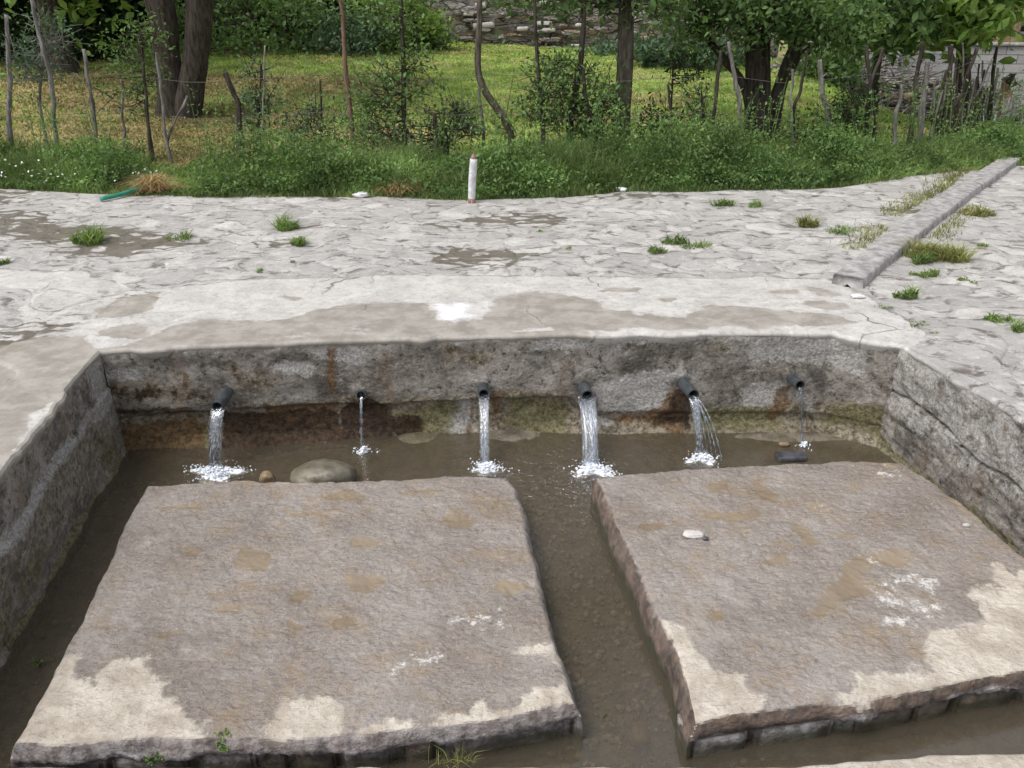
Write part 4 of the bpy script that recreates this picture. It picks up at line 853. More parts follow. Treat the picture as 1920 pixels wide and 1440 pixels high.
# strips along the kerb
mb = MB(); n = 5200; i = rng.integers(6, 235, n); side = np.where(rng.random(n) < .62, -1, 1); den = vnoise(kc[i, 0] * 2.2, kc[i, 1] * 2.2, side, 4) > np.where(side < 0, .40, .52)
i, side = i[den], side[den]; off = (.13 + np.abs(rng.normal(0, .07, len(i)))) * side; off = np.where(side < 0, off * (1 + 1.0 * (vnoise(kc[i, 0] * 1.5, 0, 0, 3) - .3)), off)
x = kc[i, 0] + kn[i, 0] * off; y = kc[i, 1] + kn[i, 1] * off
blades(mb, np.stack([x, y, gz(x, y)], -1), rng.uniform(.02, .065, len(x)), rng.uniform(.004, .009, len(x)), 1.2); tag(mb.build('kerb_grass', MT['tufty'], None), 'ragged grass growing along both sides of the kerb', 'grass', kind='stuff')

# small broadleaf plants in the basin
def sprig(px, py, z, size, label, n=40, mat='flight', up=True):
    c = np.array(P(px, py, z)); mb = MB(); st = MB(); k = max(4, n // 8)
    for q in range(k):
        a = rng.random() * 6.28; e = c + np.array([math.cos(a) * size * .5, math.sin(a) * size * .4, size * rng.uniform(.4, 1.)])
        tube(st, [c, (c + e) / 2 + np.array([0, 0, size * .1]), e], [.002, .0016, .001], 5, 0, 0, True, sub=2)
        C = c + (e - c) * rng.uniform(.35, 1.05, (n // k + 1, 1)) + rng.normal(0, size * .08, (n // k + 1, 3)); leaves(mb, C, rng.uniform(.14, .30, len(C)) * size, .6, .5)
    root = empty('weed_plant', tuple(c), label, 'plant'); mb.build('foliage', MT[mat], root); st.build('stem', MT['weed'], root)
sprig(434, 1408, -.47, .075, 'bright green seedling on the near edge of the left slab', 46)
sprig(287, 1432, -.49, .05, 'small green seedling at the bottom edge left of the larger seedling', 30)
sprig(75, 1250, ZW, .045, 'small green sprig in the left channel beside the left slab', 30)
sprig(1912, 985, -.52, .075, 'bright green plant at the foot of the right basin wall', 60)
sprig(1132, 1345, ZW, .02, 'tiny green floating leaf sprig in the central channel', 9); sprig(155, 880, -.50, .035, 'small moss-green sprig at the foot of the left basin wall', 24, 'weed')
c = P(850, 1432, -.48); mb = MB(); n = 60; blades(mb, np.array(c) + rng.normal(0, .02, (n, 3)) * np.array([1.6, .4, 0]), rng.uniform(.03, .06, n), .003, 1.2); tag(mb.build('grass_tuft', MT['tufty'], None), 'wispy dry tuft under the near edge of the left slab', 'grass tuft')

# ------------------------------------------------------------------ verge: weeds and grass
def fence_pt(px, Y): return PD(px, 300, Y)[0]
def build_verge():
    # weed clumps
    def hgt(x):
        return np.interp(x, [-7, -5, -4.2, -3.55, -3.25, -3.0, -2.6, -1.5, -.5, .5, 1.6, 3.0, 4.4, 5.6, 8, 9], [.46, .44, .36, .30, .08, .10, .36, .46, .40, .44, .42, .34, .26, .16, .10, .10])
    mb = MB(); n = 2300
    x = rng.uniform(-8, 9.2, n); dy = rng.random(n) ** 1.2 * 1.0; y = verge_y(x) + .02 + dy
    gap = (np.abs(x + 3.25) < .35); keep = ~(gap & (rng.random(n) < .75)) & ~((x > 7.3) & (rng.random(n) < .85)); x, y, dy = x[keep], y[keep], dy[keep]
    H = hgt(x) * (.30 + .70 * sstep(0, .5, dy)) * (.10 + 1.9 * vnoise(x * 1.9, y * 1.6, 0, 9) ** 1.2)
    P_, S, A = [], [], []
    for q in range(len(x)):
        k = int(26 + 60 * H[q]); r = rng.random(k); th = rng.random(k) * 6.28; rr = (.05 + .11 * np.sin(np.minimum(r, 1) * 2.4)) * np.sqrt(rng.random(k)) * (.6 + H[q])
        P_.append(np.stack([x[q] + rr * np.cos(th), y[q] + rr * np.sin(th), gzf(x[q], y[q]) + .02 + H[q] * .9 * r], -1)); S.append(rng.uniform(.022, .046, k) * rng.choice([.6, .85, 1.2])); A.append(np.clip(rng.random() * .75 + rng.normal(0, .15, k) + .3 * (r > .75), 0, 1))
    leaves(mb, np.concatenate(P_), np.concatenate(S), .45, .5, a=np.concatenate(A))
    for q in range(300):                             # taller stalks with sparse leaves
        xx = rng.uniform(-7.5, 8.5); yy = verge_y(xx) + rng.uniform(.25, 1.1); h_ = rng.uniform(.45, .95); b_ = np.array([xx, yy, gzf(xx, yy)]); t_ = b_ + np.array([rng.normal() * .12, rng.normal() * .08, h_])
        if abs(xx + 3.25) < .4 or xx > 6.4: continue
        tube(mb, [b_, (b_ + t_) / 2 + np.array([rng.normal() * .03, 0, 0]), t_], [.004, .003, .0015], 4, 0, 0, False, a=.5, sub=2)
        k = int(rng.integers(14, 40)); u = .25 + .75 * rng.random((k, 1)); leaves(mb, b_ + (t_ - b_) * u + rng.normal(0, .035, (k, 3)), rng.uniform(.02, .042, k), .4, .5, a=np.clip(rng.normal(.6, .2, k), 0, 1))
    tag(mb.build('weeds', MT['weed'], None), 'dense dark green broadleaf weeds filling the verge under the fence', 'weeds', kind='stuff')
    mb = MB(); n = 75000; x = rng.uniform(-8, 9.2, n); dy = rng.random(n) ** 1.1 * 1.25 - .03; y = verge_y(x) + dy
    H = (.10 + hgt(x) * .75 * sstep(0, .35, dy)) * (.5 + .9 * vnoise(x * 2, y * 2, 0, 19)); H[np.abs(x + 3.25) < .4] *= .5; H *= .72
    blades(mb, np.stack([x, y, gz(x, y) - .01], -1), H * rng.uniform(.6, 1.3, n), rng.uniform(.005, .011, n), .75, a=np.clip(vnoise(x * 1.3, y * 1.3, 0, 4) + rng.normal(0, .2, n), 0, 1)); tag(mb.build('verge_grass', MT['grass'], None), 'long green grass growing along the edge of the paving', 'grass', kind='stuff')
    mb = MB(); n = 90; x = rng.uniform(-5.2, -3.2, n); y = verge_y(x) + rng.uniform(0, .3, n); leaves(mb, np.stack([x, y, gz(x, y) + rng.uniform(.05, .22, n)], -1), .022, .9, .9); tag(mb.build('daisies', MT['flower'], None), 'tiny white flowers among the weeds at the left verge', 'flowers', kind='stuff')
    # meadow
    n = 240000; y = 8.7 + 15.5 * rng.random(n) ** 1.35; x = (rng.random(n) * 2 - 1) * (y * .70 + 1.) ; k = (y > verge_y(x) + .3); x, y = x[k], y[k]
    yb = y + 1.1 * fbm(x * .35, y * .35, 0, 90)
    hay = .5 + .9 * fbm(x * .55, y * .9, 0, 81, 4) + .30 * sstep(13.5, 10, yb) + .22 * sstep(-1, -4, x) * sstep(17, 13, y) - .60 * sstep(13.0, 15.5, yb) * sstep(-2.5, 0, x) - .25 * (x > 3)
    ish = hay + rng.normal(0, .22, len(x)) > .60
    for m_, nm, mat, hh, lab in ((~ish, 'meadow_grass', 'mead', .045, 'bright green meadow grass behind the fence'), (ish, 'cut_hay', 'meady', .055, 'yellow-brown mown grass lying behind the fence')):
        X, Y = x[m_], y[m_]; mb = MB(); blades(mb, np.stack([X, Y, gz(X, Y)], -1), hh * rng.uniform(.4, 1.3, len(X)), .006 + .0014 * Y, 1.1 if nm == 'meadow_grass' else 2.2, a=np.clip(vnoise(X * .8, Y * .8, 0, 14) + rng.normal(0, .22, len(X)), 0, 1)); tag(mb.build(nm, MT[mat], None), lab, 'grass', kind='stuff')
build_verge()

# ------------------------------------------------------------------ stake fence
def pxpath(pts, Y, base=True):
    pp = [PD(a, b, Y) for a, b in pts]; x, y, z = pp[-1]
    g = gzf(x, Y) - .05
    if base and z > g: pp.append((x + (z - g) * .03, Y, g))
    return pp
def fyy(px):                                        # distance of the fence line for a column of the photograph
    return float(np.interp(px, [0, 1000, 1500, 1680, 1745, 1790, 1830, 1860, 1890], [8.95, 8.9, 8.95, 9.5, 10.1, 10.9, 12.2, 13.6, 15.2]))
STK = [([(12, 28), (17, 120), (20, 275)], 9, 'p'), ([(55, -30), (60, 0), (75, 72), (92, 130), (102, 200), (105, 270)], 8, 'p'), ([(157, 92), (168, 160), (178, 230), (181, 292)], 8, 'p'), ([(228, 150), (231, 220), (232, 285)], 5, 'p'), ([(268, 118), (276, 200), (281, 290)], 6, 'd'),
    ([(293, 98), (302, 170), (309, 240), (318, 292)], 6, 'p'), ([(352, 180), (330, 222), (312, 262)], 5, 'p'), ([(422, 135), (434, 165), (448, 190), (449, 262)], 12, 'd'), ([(497, 85), (497, 150), (490, 250)], 4, 'p'),
    ([(815, 212), (818, 250), (818, 300)], 9, 'd'), ([(1253, 158), (1257, 200), (1259, 300)], 6, 'd'), ([(1352, 95), (1342, 180), (1334, 312)], 7, 'd'), ([(1366, 78), (1378, 150), (1388, 200), (1390, 312)], 8, 'p'), ([(1511, 95), (1503, 160), (1487, 205), (1490, 292)], 6, 'd'), ([(1486, 130), (1484, 200), (1488, 290)], 6, 'p'),
    ([(1537, 112), (1544, 180), (1556, 240), (1563, 312)], 11, 'p'), ([(1625, 85), (1630, 150), (1642, 225), (1640, 280)], 7, 'd'), ([(1656, 90), (1640, 135), (1628, 180), (1624, 270)], 7, 'd'), ([(1690, 158), (1690, 190), (1676, 218), (1679, 300)], 8, 'p'), ([(1731, 78), (1717, 160), (1711, 215), (1702, 302)], 9, 'd'),
    ([(1740, 114), (1733, 170), (1727, 230), (1724, 300)], 11, 'p'), ([(1752, 155), (1750, 220), (1747, 290)], 4, 'p'), ([(1776, 130), (1766, 180), (1752, 230), (1744, 290)], 8, 'd'), ([(1782, 85), (1783, 150), (1770, 220), (1758, 280)], 9, 'd'), ([(1832, 90), (1810, 150), (1797, 200), (1785, 276)], 7, 'd'), ([(1805, 80), (1807, 150), (1800, 262)], 4, 'p'),
    ([(1836, 120), (1832, 180), (1822, 260)], 5, 'd'), ([(1795, 165), (1788, 200), (1777, 272)], 6, 'd'), ([(1860, 110), (1838, 170), (1820, 190), (1806, 266)], 4, 'p'), ([(1818, 180), (1812, 220), (1808, 262)], 5, 'd'), ([(1845, 165), (1842, 200), (1838, 252)], 4, 'd'), ([(1869, 88), (1862, 140), (1857, 200), (1853, 242)], 7, 'd'), ([(1883, 145), (1876, 190), (1870, 236)], 6, 'r'), ([(1852, 168), (1848, 210), (1848, 248)], 5, 'p')]
for q in range(16):
    a_ = 1738 + q * 8.2 + rng.uniform(-3, 3); bt = float(np.interp(a_, [1738, 1800, 1870], [290, 268, 240])); tp = rng.uniform(95, 175); ln = rng.uniform(6, 34)
    STK.append(([(a_ + ln, tp), (a_ + ln * .45 + rng.uniform(-4, 4), (tp + bt) / 2), (a_, bt)], float(rng.uniform(3, 6)), 'd' if q % 3 else 'p'))
froot = empty('stake_fence', (0, 8.95, 0), 'rustic fence of crooked weathered stakes strung with thin wire behind the weeds', 'fence')
tops = []
for q, (pts, wpx, t) in enumerate(STK):
    Y = fyy(pts[-1][0]) + rng.uniform(-.06, .06); pp = pxpath(pts, Y); r0 = wpx * Y / FPX / 2 * 1.0
    k = len(pp); rad = np.linspace(r0 * .75, r0 * 1.1, k); mb = MB(); p2 = resample(np.array(pp), max(k * 2, 7)); p2[1:-1] += np.random.default_rng(q).normal(0, .005, (len(p2) - 2, 3)) * np.array([1, .6, .3])
    tube(mb, p2, np.interp(np.linspace(0, 1, len(p2)), np.linspace(0, 1, k), rad) * (1 + .10 * np.random.default_rng(q).normal(size=len(p2))), 9, .30, 500 + q, True, sub=5)
    if wpx >= 7:                                     # knots and cut twigs
        for _ in range(3):
            j = rng.integers(1, k - 1) if k > 2 else 0; b = np.array(pp[j]) * .5 + np.array(pp[max(0, j - 1)]) * .5; a = rng.random() * 6.28
            tube(mb, [b, b + np.array([math.cos(a) * .05, math.sin(a) * .04, .05])], [r0 * .35, r0 * .15], 6, .1, q, True, sub=2)
    mb.build('stake', MT[{'p': 'barkp', 'd': 'barkd', 'r': 'barkr'}[t]], froot, True); tops.append((pts[-1][0], Y))
for z in (.50, .85):
    xs = [(-6.5, 8.95)] + [(fence_pt(p, fyy(p)), fyy(p)) for p in range(-100, 1500, 120)] + [(fence_pt(p, fyy(p)), fyy(p)) for p in (1560, 1680, 1740, 1790, 1830, 1860)]
    pp = [(a, b, gzf(a, b) + z + .04 * math.sin(i * 2.1)) for i, (a, b) in enumerate(xs)]; mb = MB(); tube(mb, pp, .0022, 4, 0, 0, True, sub=4); mb.build('wire', MT['wire'], froot)

# ------------------------------------------------------------------ trees
def rand_in(c, r, n, shell=.0):
    d = rng.normal(size=(n, 3)); d /= np.linalg.norm(d, axis=1)[:, None]; rr = (shell + (1 - shell) * rng.random(n)) ** (1 / 3.)
    return np.array(c) + d * rr[:, None] * np.array(r)
def tree(name, label, trunks, rads, crown, leafmat, barkmat, leafsize, group=None, cat='tree', seed=0, twigs=40, lpt=40, base=None, asp=.5, clump=.22, sides=12, flatn=.5):
    """trunks: list of polylines top->bottom or bottom->top (world). crown: list of (centre, radii, weight)"""
    b = base or trunks[0][-1]
    root = empty(name, tuple(b), label, cat, group); mb = MB()
    for q, (t, r) in enumerate(zip(trunks, rads)): tube(mb, t, r, sides, .12, seed * 13 + q, True, sub=8)
    mb.build('trunk', MT[barkmat], root, True)
    br = MB(); lf = MB(); Ls = []
    starts = np.concatenate([resample(np.array(t), 24) for t in trunks])
    for (c, r, wgt) in crown:
        k = max(2, int(twigs * wgt)); tips = rand_in(c, r, k, .15)
        for tp in tips:
            dd = np.linalg.norm(starts - tp, axis=1) + 1.2 * np.maximum(0, starts[:, 2] - tp[2] + .05) + .0; s = starts[np.argmin(dd)]; mid = (s * .5 + tp * .5) + rng.normal(0, .12, 3) * np.linalg.norm(tp - s) + np.array([0, 0, .06 * np.linalg.norm(tp - s)])
            L = np.linalg.norm(tp - s); mid = mid + np.array([0, 0, -.22 * L if cat == 'small tree' else 0])
            bk = .45 if cat == 'small tree' else .8; tube(br, [s, mid, tp], [bk * (.010 + .010 * L), bk * (.006 + .004 * L), .002], 6, .1, seed, False, sub=3)
            for _ in range(2):
                e = tp + rng.normal(0, clump * 1.2, 3); tube(br, [mid * .3 + tp * .7, e], [.005, .002], 5, 0, 0, False, sub=1)
            Ls.append(tp + rng.normal(0, 1, (lpt, 3)) * clump * np.array([1, 1, .75]) * rng.uniform(.6, 1.4))
    C = np.concatenate(Ls); sh = np.repeat(rng.random(len(Ls)), lpt)
    leaves(lf, C, leafsize * rng.uniform(.6, 1.25, len(C)), flatn, asp, a=np.clip(.65 * sh + .5 * rng.random(len(C)) - .1, 0, 1))
    br.build('branch', MT[barkmat], root, True); lf.build('crown', MT[leafmat], root); return root
def W(px, py, Y): return PD(px, py, Y)
def up(p, dx, dy, dz): return (p[0] + dx, p[1] + dy, p[2] + dz)
# left double-trunk tree
Y = 12.6; g = gzf(-4, Y)
a = [up(W(285, -10, Y), -.5, 0, 3.2), up(W(285, -10, Y), -.2, 0, 1.4), W(298, 0, Y), W(312, 100, Y), W(322, 180, Y), W(326, 235, Y)]; b = [up(W(375, 0, Y), .6, .2, 3.0), up(W(375, 0, Y), .15, 0, 1.3), W(374, 0, Y), W(368, 100, Y), W(357, 165, Y), W(345, 240, Y)]
tree('walnut_tree', 'thick forked two-stemmed tree standing in the mown grass at the left', [a, b], [[.10, .15, .20, .175, .20, .28], [.09, .13, .175, .165, .19, .24]],
    [((-5.6, 12.6, 5.6), (2.2, 2.0, 1.5), .7), ((-4.2, 12.9, 6.4), (2.0, 2.0, 1.6), .7), ((-6.0, 12.0, 4.2), (1.6, 1.3, .7), .3)], 'fmid', 'barkd', .16, seed=1, twigs=55, lpt=50, clump=.35)
# thick trunk right of centre
Y = 9.5; tk = [up(W(1172, 0, Y), .2, 0, 2.2), up(W(1172, 0, Y), .05, 0, .9), W(1174, 20, Y), W(1172, 120, Y), W(1166, 210, Y), W(1163, 300, Y), up(W(1163, 300, Y), 0, 0, -.2)]
tree('fruit_tree', 'straight thick-trunked tree rising from the weeds right of centre', [tk], [[.05, .07, .080, .085, .090, .10, .12]],
    [((W(1150, 20, Y)[0] - .1, 9.4, 2.5), (1.35, .8, .45), .7), ((1.6, 10.8, 4.6), (2.0, 1.4, 1.1), .5), ((.6, 11.2, 6.6), (2.4, 1.4, 1.7), .6), ((.9, 11.5, 9.0), (2.1, 1.4, 1.4), .6), (W(1060, -22, 9.4), (.50, .4, .20), .26), (W(1235, -12, 9.3), (.34, .4, .24), .28), (W(1130, -20, 9.3), (.30, .3, .2), .14), (W(985, -30, 9.3), (.25, .3, .16), .10)], 'fmid', 'bark', .085, seed=2, twigs=70, lpt=34, clump=.14)  # highest crown masses added out of view to darken the channel's reflection
# multi-stemmed tree
Y = 10.7; g = W(1425, 265, Y)
st = [[up(W(1400, 0, Y), -.1, 0, 1.2), W(1405, 10, Y), W(1412, 80, Y), W(1418, 160, Y), W(1422, 265, Y)], [up(W(1520, 10, Y), .5, 0, 1.0), W(1525, 20, Y), W(1490, 90, Y), W(1462, 165, Y), W(1438, 262, Y)],
    [W(1290, 20, Y), W(1325, 70, Y), W(1358, 112, Y), W(1395, 160, Y), W(1412, 230, Y)], [W(1560, 66, Y), W(1530, 82, Y), W(1500, 105, Y), W(1478, 150, Y)], [W(1440, 10, Y), W(1436, 60, Y), W(1432, 120, Y), W(1428, 250, Y)]]
tree('fruit_tree', 'low spreading tree with several dark stems fanning from one base', st, [[.05, .085, .10, .12, .20], [.04, .06, .07, .08, .14], [.03, .04, .045, .05, .07], [.02, .025, .03, .035], [.04, .06, .075, .12]],
    [(W(1325, 5, 10.4), (.45, .5, .40), .5), (W(1410, -5, 10.2), (.6, .5, .32), .55), (W(1500, 5, 10.2), (.65, .5, .40), .75), (W(1585, 30, 10.5), (.40, .4, .32), .5), ((3.4, 10.8, 3.0), (2.0, 1.4, .8), .5), ((2.8, 11.2, 4.8), (2.1, 1.4, 1.2), .4), ((3.2, 11.6, 6.8), (2.2, 1.4, 1.5), .4), (W(1545, 62, 10.3), (.4, .3, .14), .22), (W(1305, 50, 10.3), (.22, .3, .2), .16), (W(1425, 60, 10.2), (.3, .2, .12), .12)], 'fmid', 'barkd', .075, seed=3, twigs=60, lpt=38, clump=.14, base=g)  # upper crown masses, out of view, added to keep bright sky off the water
# right broadleaf tree overhanging the fence
Y = 13.2; tk = [up(W(1800, 0, Y), 0, 0, 2.5), W(1800, 0, Y), W(1806, 80, Y), W(1806, 230, Y), up(W(1806, 230, Y), 0, 0, -.4)]
tree('walnut_tree', 'broad-leaved tree hanging over the far right end of the fence', [tk], [[.06, .08, .09, .11, .13]],
    [(W(1690, 5, 12.0), (.75, .6, .36), .4), (W(1790, 10, 12.0), (.9, .7, .34), .55), (W(1740, 5, 12.4), (1.2, .9, .5), .8), ((7.0, 13, 2.9), (2.2, 1.8, 1.1), 1.2), ((6.6, 13, 4.2), (1.6, 1.5, 1.0), .7), (W(1850, 10, 12.2), (.45, .5, .25), .3), (W(1820, 38, 12.0), (.3, .3, .18), .2)], 'flight', 'barkd', .19, seed=4, twigs=46, lpt=26, clump=.2, asp=.48)
tree('tree', 'darker bluish-green tree between the spreading tree and the far right broad-leaved tree', [[W(1650, -40, 12.5), W(1652, 60, 12.5), W(1640, 150, 12.5), W(1635, 245, 12.5)]], [[.05, .055, .06, .08]],
    [(W(1655, 20, 11.6), (.45, .5, .4), .7), (W(1640, 50, 11.6), (.40, .4, .25), .4), (W(1700, 50, 11.8), (.35, .4, .2), .3), ((5.6, 12.5, 2.8), (1.3, 1.2, .9), 1)], 'fmid', 'barkd', .12, seed=14, twigs=46, lpt=36, clump=.17)
# slim trees and saplings along the fence
def sapling(label, pts, wpx, Y, bark, blobs, leafmat='fmid', ls=.055, seed=0, tw=14, lpt=16, extra=1.2, clump=.10, name='sapling'):
    p = [W(a_, b_, Y) for a_, b_ in pts]; 
    if pts[0][1] <= 5: p = [up(p[0], rng.uniform(-.2, .2), 0, extra)] + p
    g_ = gzf(p[-1][0], Y); p.append((p[-1][0], Y, g_ - .05)); r = wpx * Y / FPX / 2
    cr = [(W(a_, b_, Y), (ra * Y / FPX, .22, rb * Y / FPX), w_) for (a_, b_, ra, rb, w_) in blobs]
    if pts[0][1] <= 5: cr.append((up(p[0], 0, 0, .1), (.5, .5, .5), 1.0))
    tree(name, label, [p], [np.linspace(r * .6, r * 1.15, len(p))], cr, leafmat, bark, ls, None, 'small tree', seed, tw, lpt, asp=.5, clump=clump, sides=9)
sapling('slim reddish sapling stem rising out of frame left of centre', [(638, 0), (644, 60), (648, 130), (660, 238)], 9, 9.0, 'barkr', [(655, 170, 25, 30, .2)], seed=20, tw=10)
sapling('slim dark sapling with leafy side shoots, third stem left of the white post', [(752, 0), (755, 80), (757, 160), (758, 245)], 9, 9.05, 'barkd', [(740, 160, 60, 45, 2.), (775, 120, 30, 40, 1.), (700, 180, 45, 40, 1.1), (735, 30, 60, 30, 1)], 'fmid', seed=21)
sapling('curved bare tree stem bending right above the white post', [(899, 0), (898, 60), (896, 125), (908, 168), (935, 208), (955, 245), (956, 300)], 15, 9.1, 'bark', [(945, 235, 28, 32, .7)], seed=22, tw=10)
sapling('thin straight stem directly behind the curved bare stem', [(900, 130), (899, 180), (906, 240)], 6, 9.3, 'barkp', [(880, 225, 40, 30, 1)], seed=23, tw=10)
sapling('slender dark sapling left of the thick-trunked tree, leafy low down', [(1002, 0), (1006, 90), (1012, 170), (1018, 245)], 8, 9.0, 'barkd', [(1040, 150, 45, 35, 1.3), (1035, 205, 45, 40, 1.5), (995, 200, 25, 30, .7)], seed=24)
sapling('dark leaning sapling just left of the thick-trunked tree', [(1093, 0), (1092, 70), (1085, 140), (1070, 215)], 12, 9.2, 'barkd', [(1060, 130, 55, 25, 1.6), (1090, 210, 60, 40, 2.0), (1120, 180, 40, 25, 1)], seed=25)
sapling('crooked thin sapling crossing behind the leaning one', [(1093, 120), (1100, 190), (1120, 245), (1128, 290)], 9, 9.05, 'barkd', [(1130, 215, 45, 35, 1.3), (1105, 260, 50, 20, 1)], seed=26)
sapling('pale crooked sapling with grey-green sprays near the left edge', [(58, 0), (70, 60), (80, 110), (75, 200)], 5, 9.2, 'barkp', [(85, 60, 40, 40, 1.4), (60, 100, 40, 30, 1.3), (75, 150, 40, 35, 1)], 'fgrey', .045, seed=27)
sapling('twiggy shrub with spreading bare branches left of the forked tree', [(262, 60), (268, 110), (272, 180), (280, 250)], 6, 9.1, 'barkd', [(265, 80, 45, 30, 1.4), (250, 130, 45, 35, 1.4), (235, 180, 30, 30, .6)], 'fmid', .045, seed=28)
sapling('small leafy sapling right of the forked tree', [(490, 120), (488, 170), (485, 240)], 5, 9.1, 'barkd', [(480, 150, 30, 40, .8), (480, 215, 40, 40, 1.8)], 'fgrey', .045, seed=29)
sapling('leafy shrub on the fence line left of the multi-stemmed tree', [(1315, 170), (1318, 220), (1320, 280)], 5, 9.05, 'barkd', [(1310, 190, 22, 40, 1.2), (1325, 250, 30, 40, 1.4)], 'fmid', .05, seed=30)
sapling('low leafy shrub between the two crooked stakes right of the multi-stemmed tree', [(1600, 170), (1592, 210), (1588, 270)], 6, 9.2, 'barkd', [(1590, 190, 40, 28, 1.4), (1590, 245, 35, 40, 2.), (1510, 240, 25, 35, 1)], 'fdark', .055, seed=31)
sapling('leafy shrub on the fence line right of the thick-trunked tree', [(1262, 120), (1260, 170), (1255, 260)], 5, 10.2, 'barkd', [(1290, 128, 36, 22, 1.2), (1235, 235, 45, 35, 2.4)], 'fdark', .055, seed=32)
sapling('leafy shrub in the weeds left of the white post', [(850, 190), (845, 230), (840, 280)], 5, 9.1, 'barkd', [(850, 230, 40, 30, 1.6), (790, 250, 45, 25, 1.6), (700, 255, 60, 25, 1.6)], 'fgrey', .05, seed=33)
sapling('leafy shrub between the dark cut stake and the reddish sapling', [(600, 150), (602, 190), (604, 260)], 5, 9.2, 'barkd', [(600, 230, 50, 30, 1.4), (540, 250, 45, 22, 1)], 'fgrey', .045, seed=34)

# bushes and background trees
def bush(label, px, py, Y, rx, ry, rz, leafmat, ls, n, seed, clump=.2, name='shrub', lpt=40):
    c = W(px, py, Y); g_ = gzf(c[0], Y)
    tree(name, label, [[(c[0], Y, c[2]), (c[0] + .05, Y, (c[2] + g_) / 2), (c[0], Y, g_ - .1)], [(c[0] + rx * .4, Y, c[2]), (c[0] + .1, Y, g_ - .1)]], [[.02, .03, .04], [.015, .035]],
        [(c, (rx, ry, rz), 1.)], leafmat, 'barkd', ls, None, 'bush', seed, n, lpt, clump=clump, sides=7, base=(c[0], Y, g_))
bush('light yellow-green bush in front of the left end of the dry stone wall', 735, 40, 19, .95, .9, .75, 'flight', .11, 90, 41)
bush('darker bush at the foot of the light yellow-green bush, touching the stone wall', 800, 78, 19.5, .42, .5, .36, 'fmid', .10, 50, 42)
bush('dark green thicket behind the forked tree', 470, 55, 18.5, 1.9, 1.2, .85, 'fmid', .12, 130, 43, .25)
bush('tangled greyish bush left of the light yellow-green bush', 655, 75, 18, .75, .7, .5, 'fgrey', .09, 60, 44)
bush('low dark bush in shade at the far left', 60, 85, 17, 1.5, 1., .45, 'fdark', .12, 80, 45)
bush('leafy green bush at the far right below the block wall', 1950, 246, 16.8, .40, .4, .26, 'fmid', .10, 60, 46)
bush('silvery green weeds at the foot of the dry stone wall, right of centre', 1150, 108, 20, .9, .6, .25, 'fgrey', .12, 40, 47)
bush('silvery green weeds behind the thick-trunked tree and the multi-stemmed tree', 1300, 110, 18, 1.4, .7, .35, 'fgrey', .12, 60, 48)
bush('green weeds at the foot of the rubble heap', 1540, 130, 16.5, .6, .5, .3, 'fmid', .12, 40, 49)
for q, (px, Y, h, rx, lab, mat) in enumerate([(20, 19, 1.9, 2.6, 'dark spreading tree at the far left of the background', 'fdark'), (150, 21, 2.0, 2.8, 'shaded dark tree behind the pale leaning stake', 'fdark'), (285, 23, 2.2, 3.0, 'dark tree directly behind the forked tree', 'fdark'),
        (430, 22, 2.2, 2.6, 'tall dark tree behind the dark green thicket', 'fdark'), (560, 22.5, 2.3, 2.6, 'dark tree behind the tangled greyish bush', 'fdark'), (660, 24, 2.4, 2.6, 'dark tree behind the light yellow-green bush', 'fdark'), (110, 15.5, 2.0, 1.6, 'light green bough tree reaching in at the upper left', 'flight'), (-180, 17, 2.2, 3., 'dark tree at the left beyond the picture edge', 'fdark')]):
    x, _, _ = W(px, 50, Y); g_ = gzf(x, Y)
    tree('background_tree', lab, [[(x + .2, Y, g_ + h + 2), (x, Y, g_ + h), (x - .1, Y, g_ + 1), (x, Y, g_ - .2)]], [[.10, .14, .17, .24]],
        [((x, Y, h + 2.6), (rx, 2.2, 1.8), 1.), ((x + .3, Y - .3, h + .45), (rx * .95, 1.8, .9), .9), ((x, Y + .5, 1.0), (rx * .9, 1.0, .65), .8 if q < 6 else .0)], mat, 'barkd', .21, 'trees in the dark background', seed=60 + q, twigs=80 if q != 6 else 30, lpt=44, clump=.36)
# hedge mass closing the view behind the trees
def build_wood():
    mb = MB(); n = 60000; x = rng.uniform(-34, 40, n); y = 27 + rng.uniform(0, 5, n) + .01 * x * x; z = rng.random(n) * 9 * (.7 + .5 * vnoise(x * .3, 0, 0, 5))
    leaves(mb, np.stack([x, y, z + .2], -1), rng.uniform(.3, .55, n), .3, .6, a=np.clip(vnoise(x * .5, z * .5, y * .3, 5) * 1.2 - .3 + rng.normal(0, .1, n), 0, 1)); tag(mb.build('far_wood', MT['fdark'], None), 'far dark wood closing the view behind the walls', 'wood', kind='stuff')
build_wood()

# ------------------------------------------------------------------ walls and buildings at the back
def box_wall(V0, V1, thick, z0, z1, nx, nz, relief, fq, seed):
    a, b = np.array(V0, float), np.array(V1, float); L = np.linalg.norm(b - a); t = (b - a) / L; nn = np.array([-t[1], t[0]])
    U = np.linspace(0, 1, nx); Wz = np.linspace(0, 1, nz)
    prof = [(0, w_) for w_ in Wz] + [(1, w_) for w_ in Wz[::-1]]
    V = np.zeros((nx, len(prof), 3))
    for j, (s, w_) in enumerate(prof):
        p = a[None] + (b - a)[None] * U[:, None] + nn[None] * (s * thick)
        top = z1 + relief * 1.5 * fbm(U * L * 1.2, 0, 0, seed); zz = z0 + (top - z0) * w_
        d = relief * fbm(U * L * fq, zz * fq * 2.2, s * 9, seed, 4)
        V[:, j, 0] = p[:, 0] + nn[0] * d; V[:, j, 1] = p[:, 1] + nn[1] * d; V[:, j, 2] = zz
    k = len(prof); F = [gridf(nx, k, 0, True)]
    F.append(np.arange(k)[None]); F.append((np.arange(k) + (nx - 1) * k)[None, ::-1])
    return V.reshape(-1, 3), F
x0, x1 = W(826, 60, 22)[0], W(1345, 60, 22)[0]
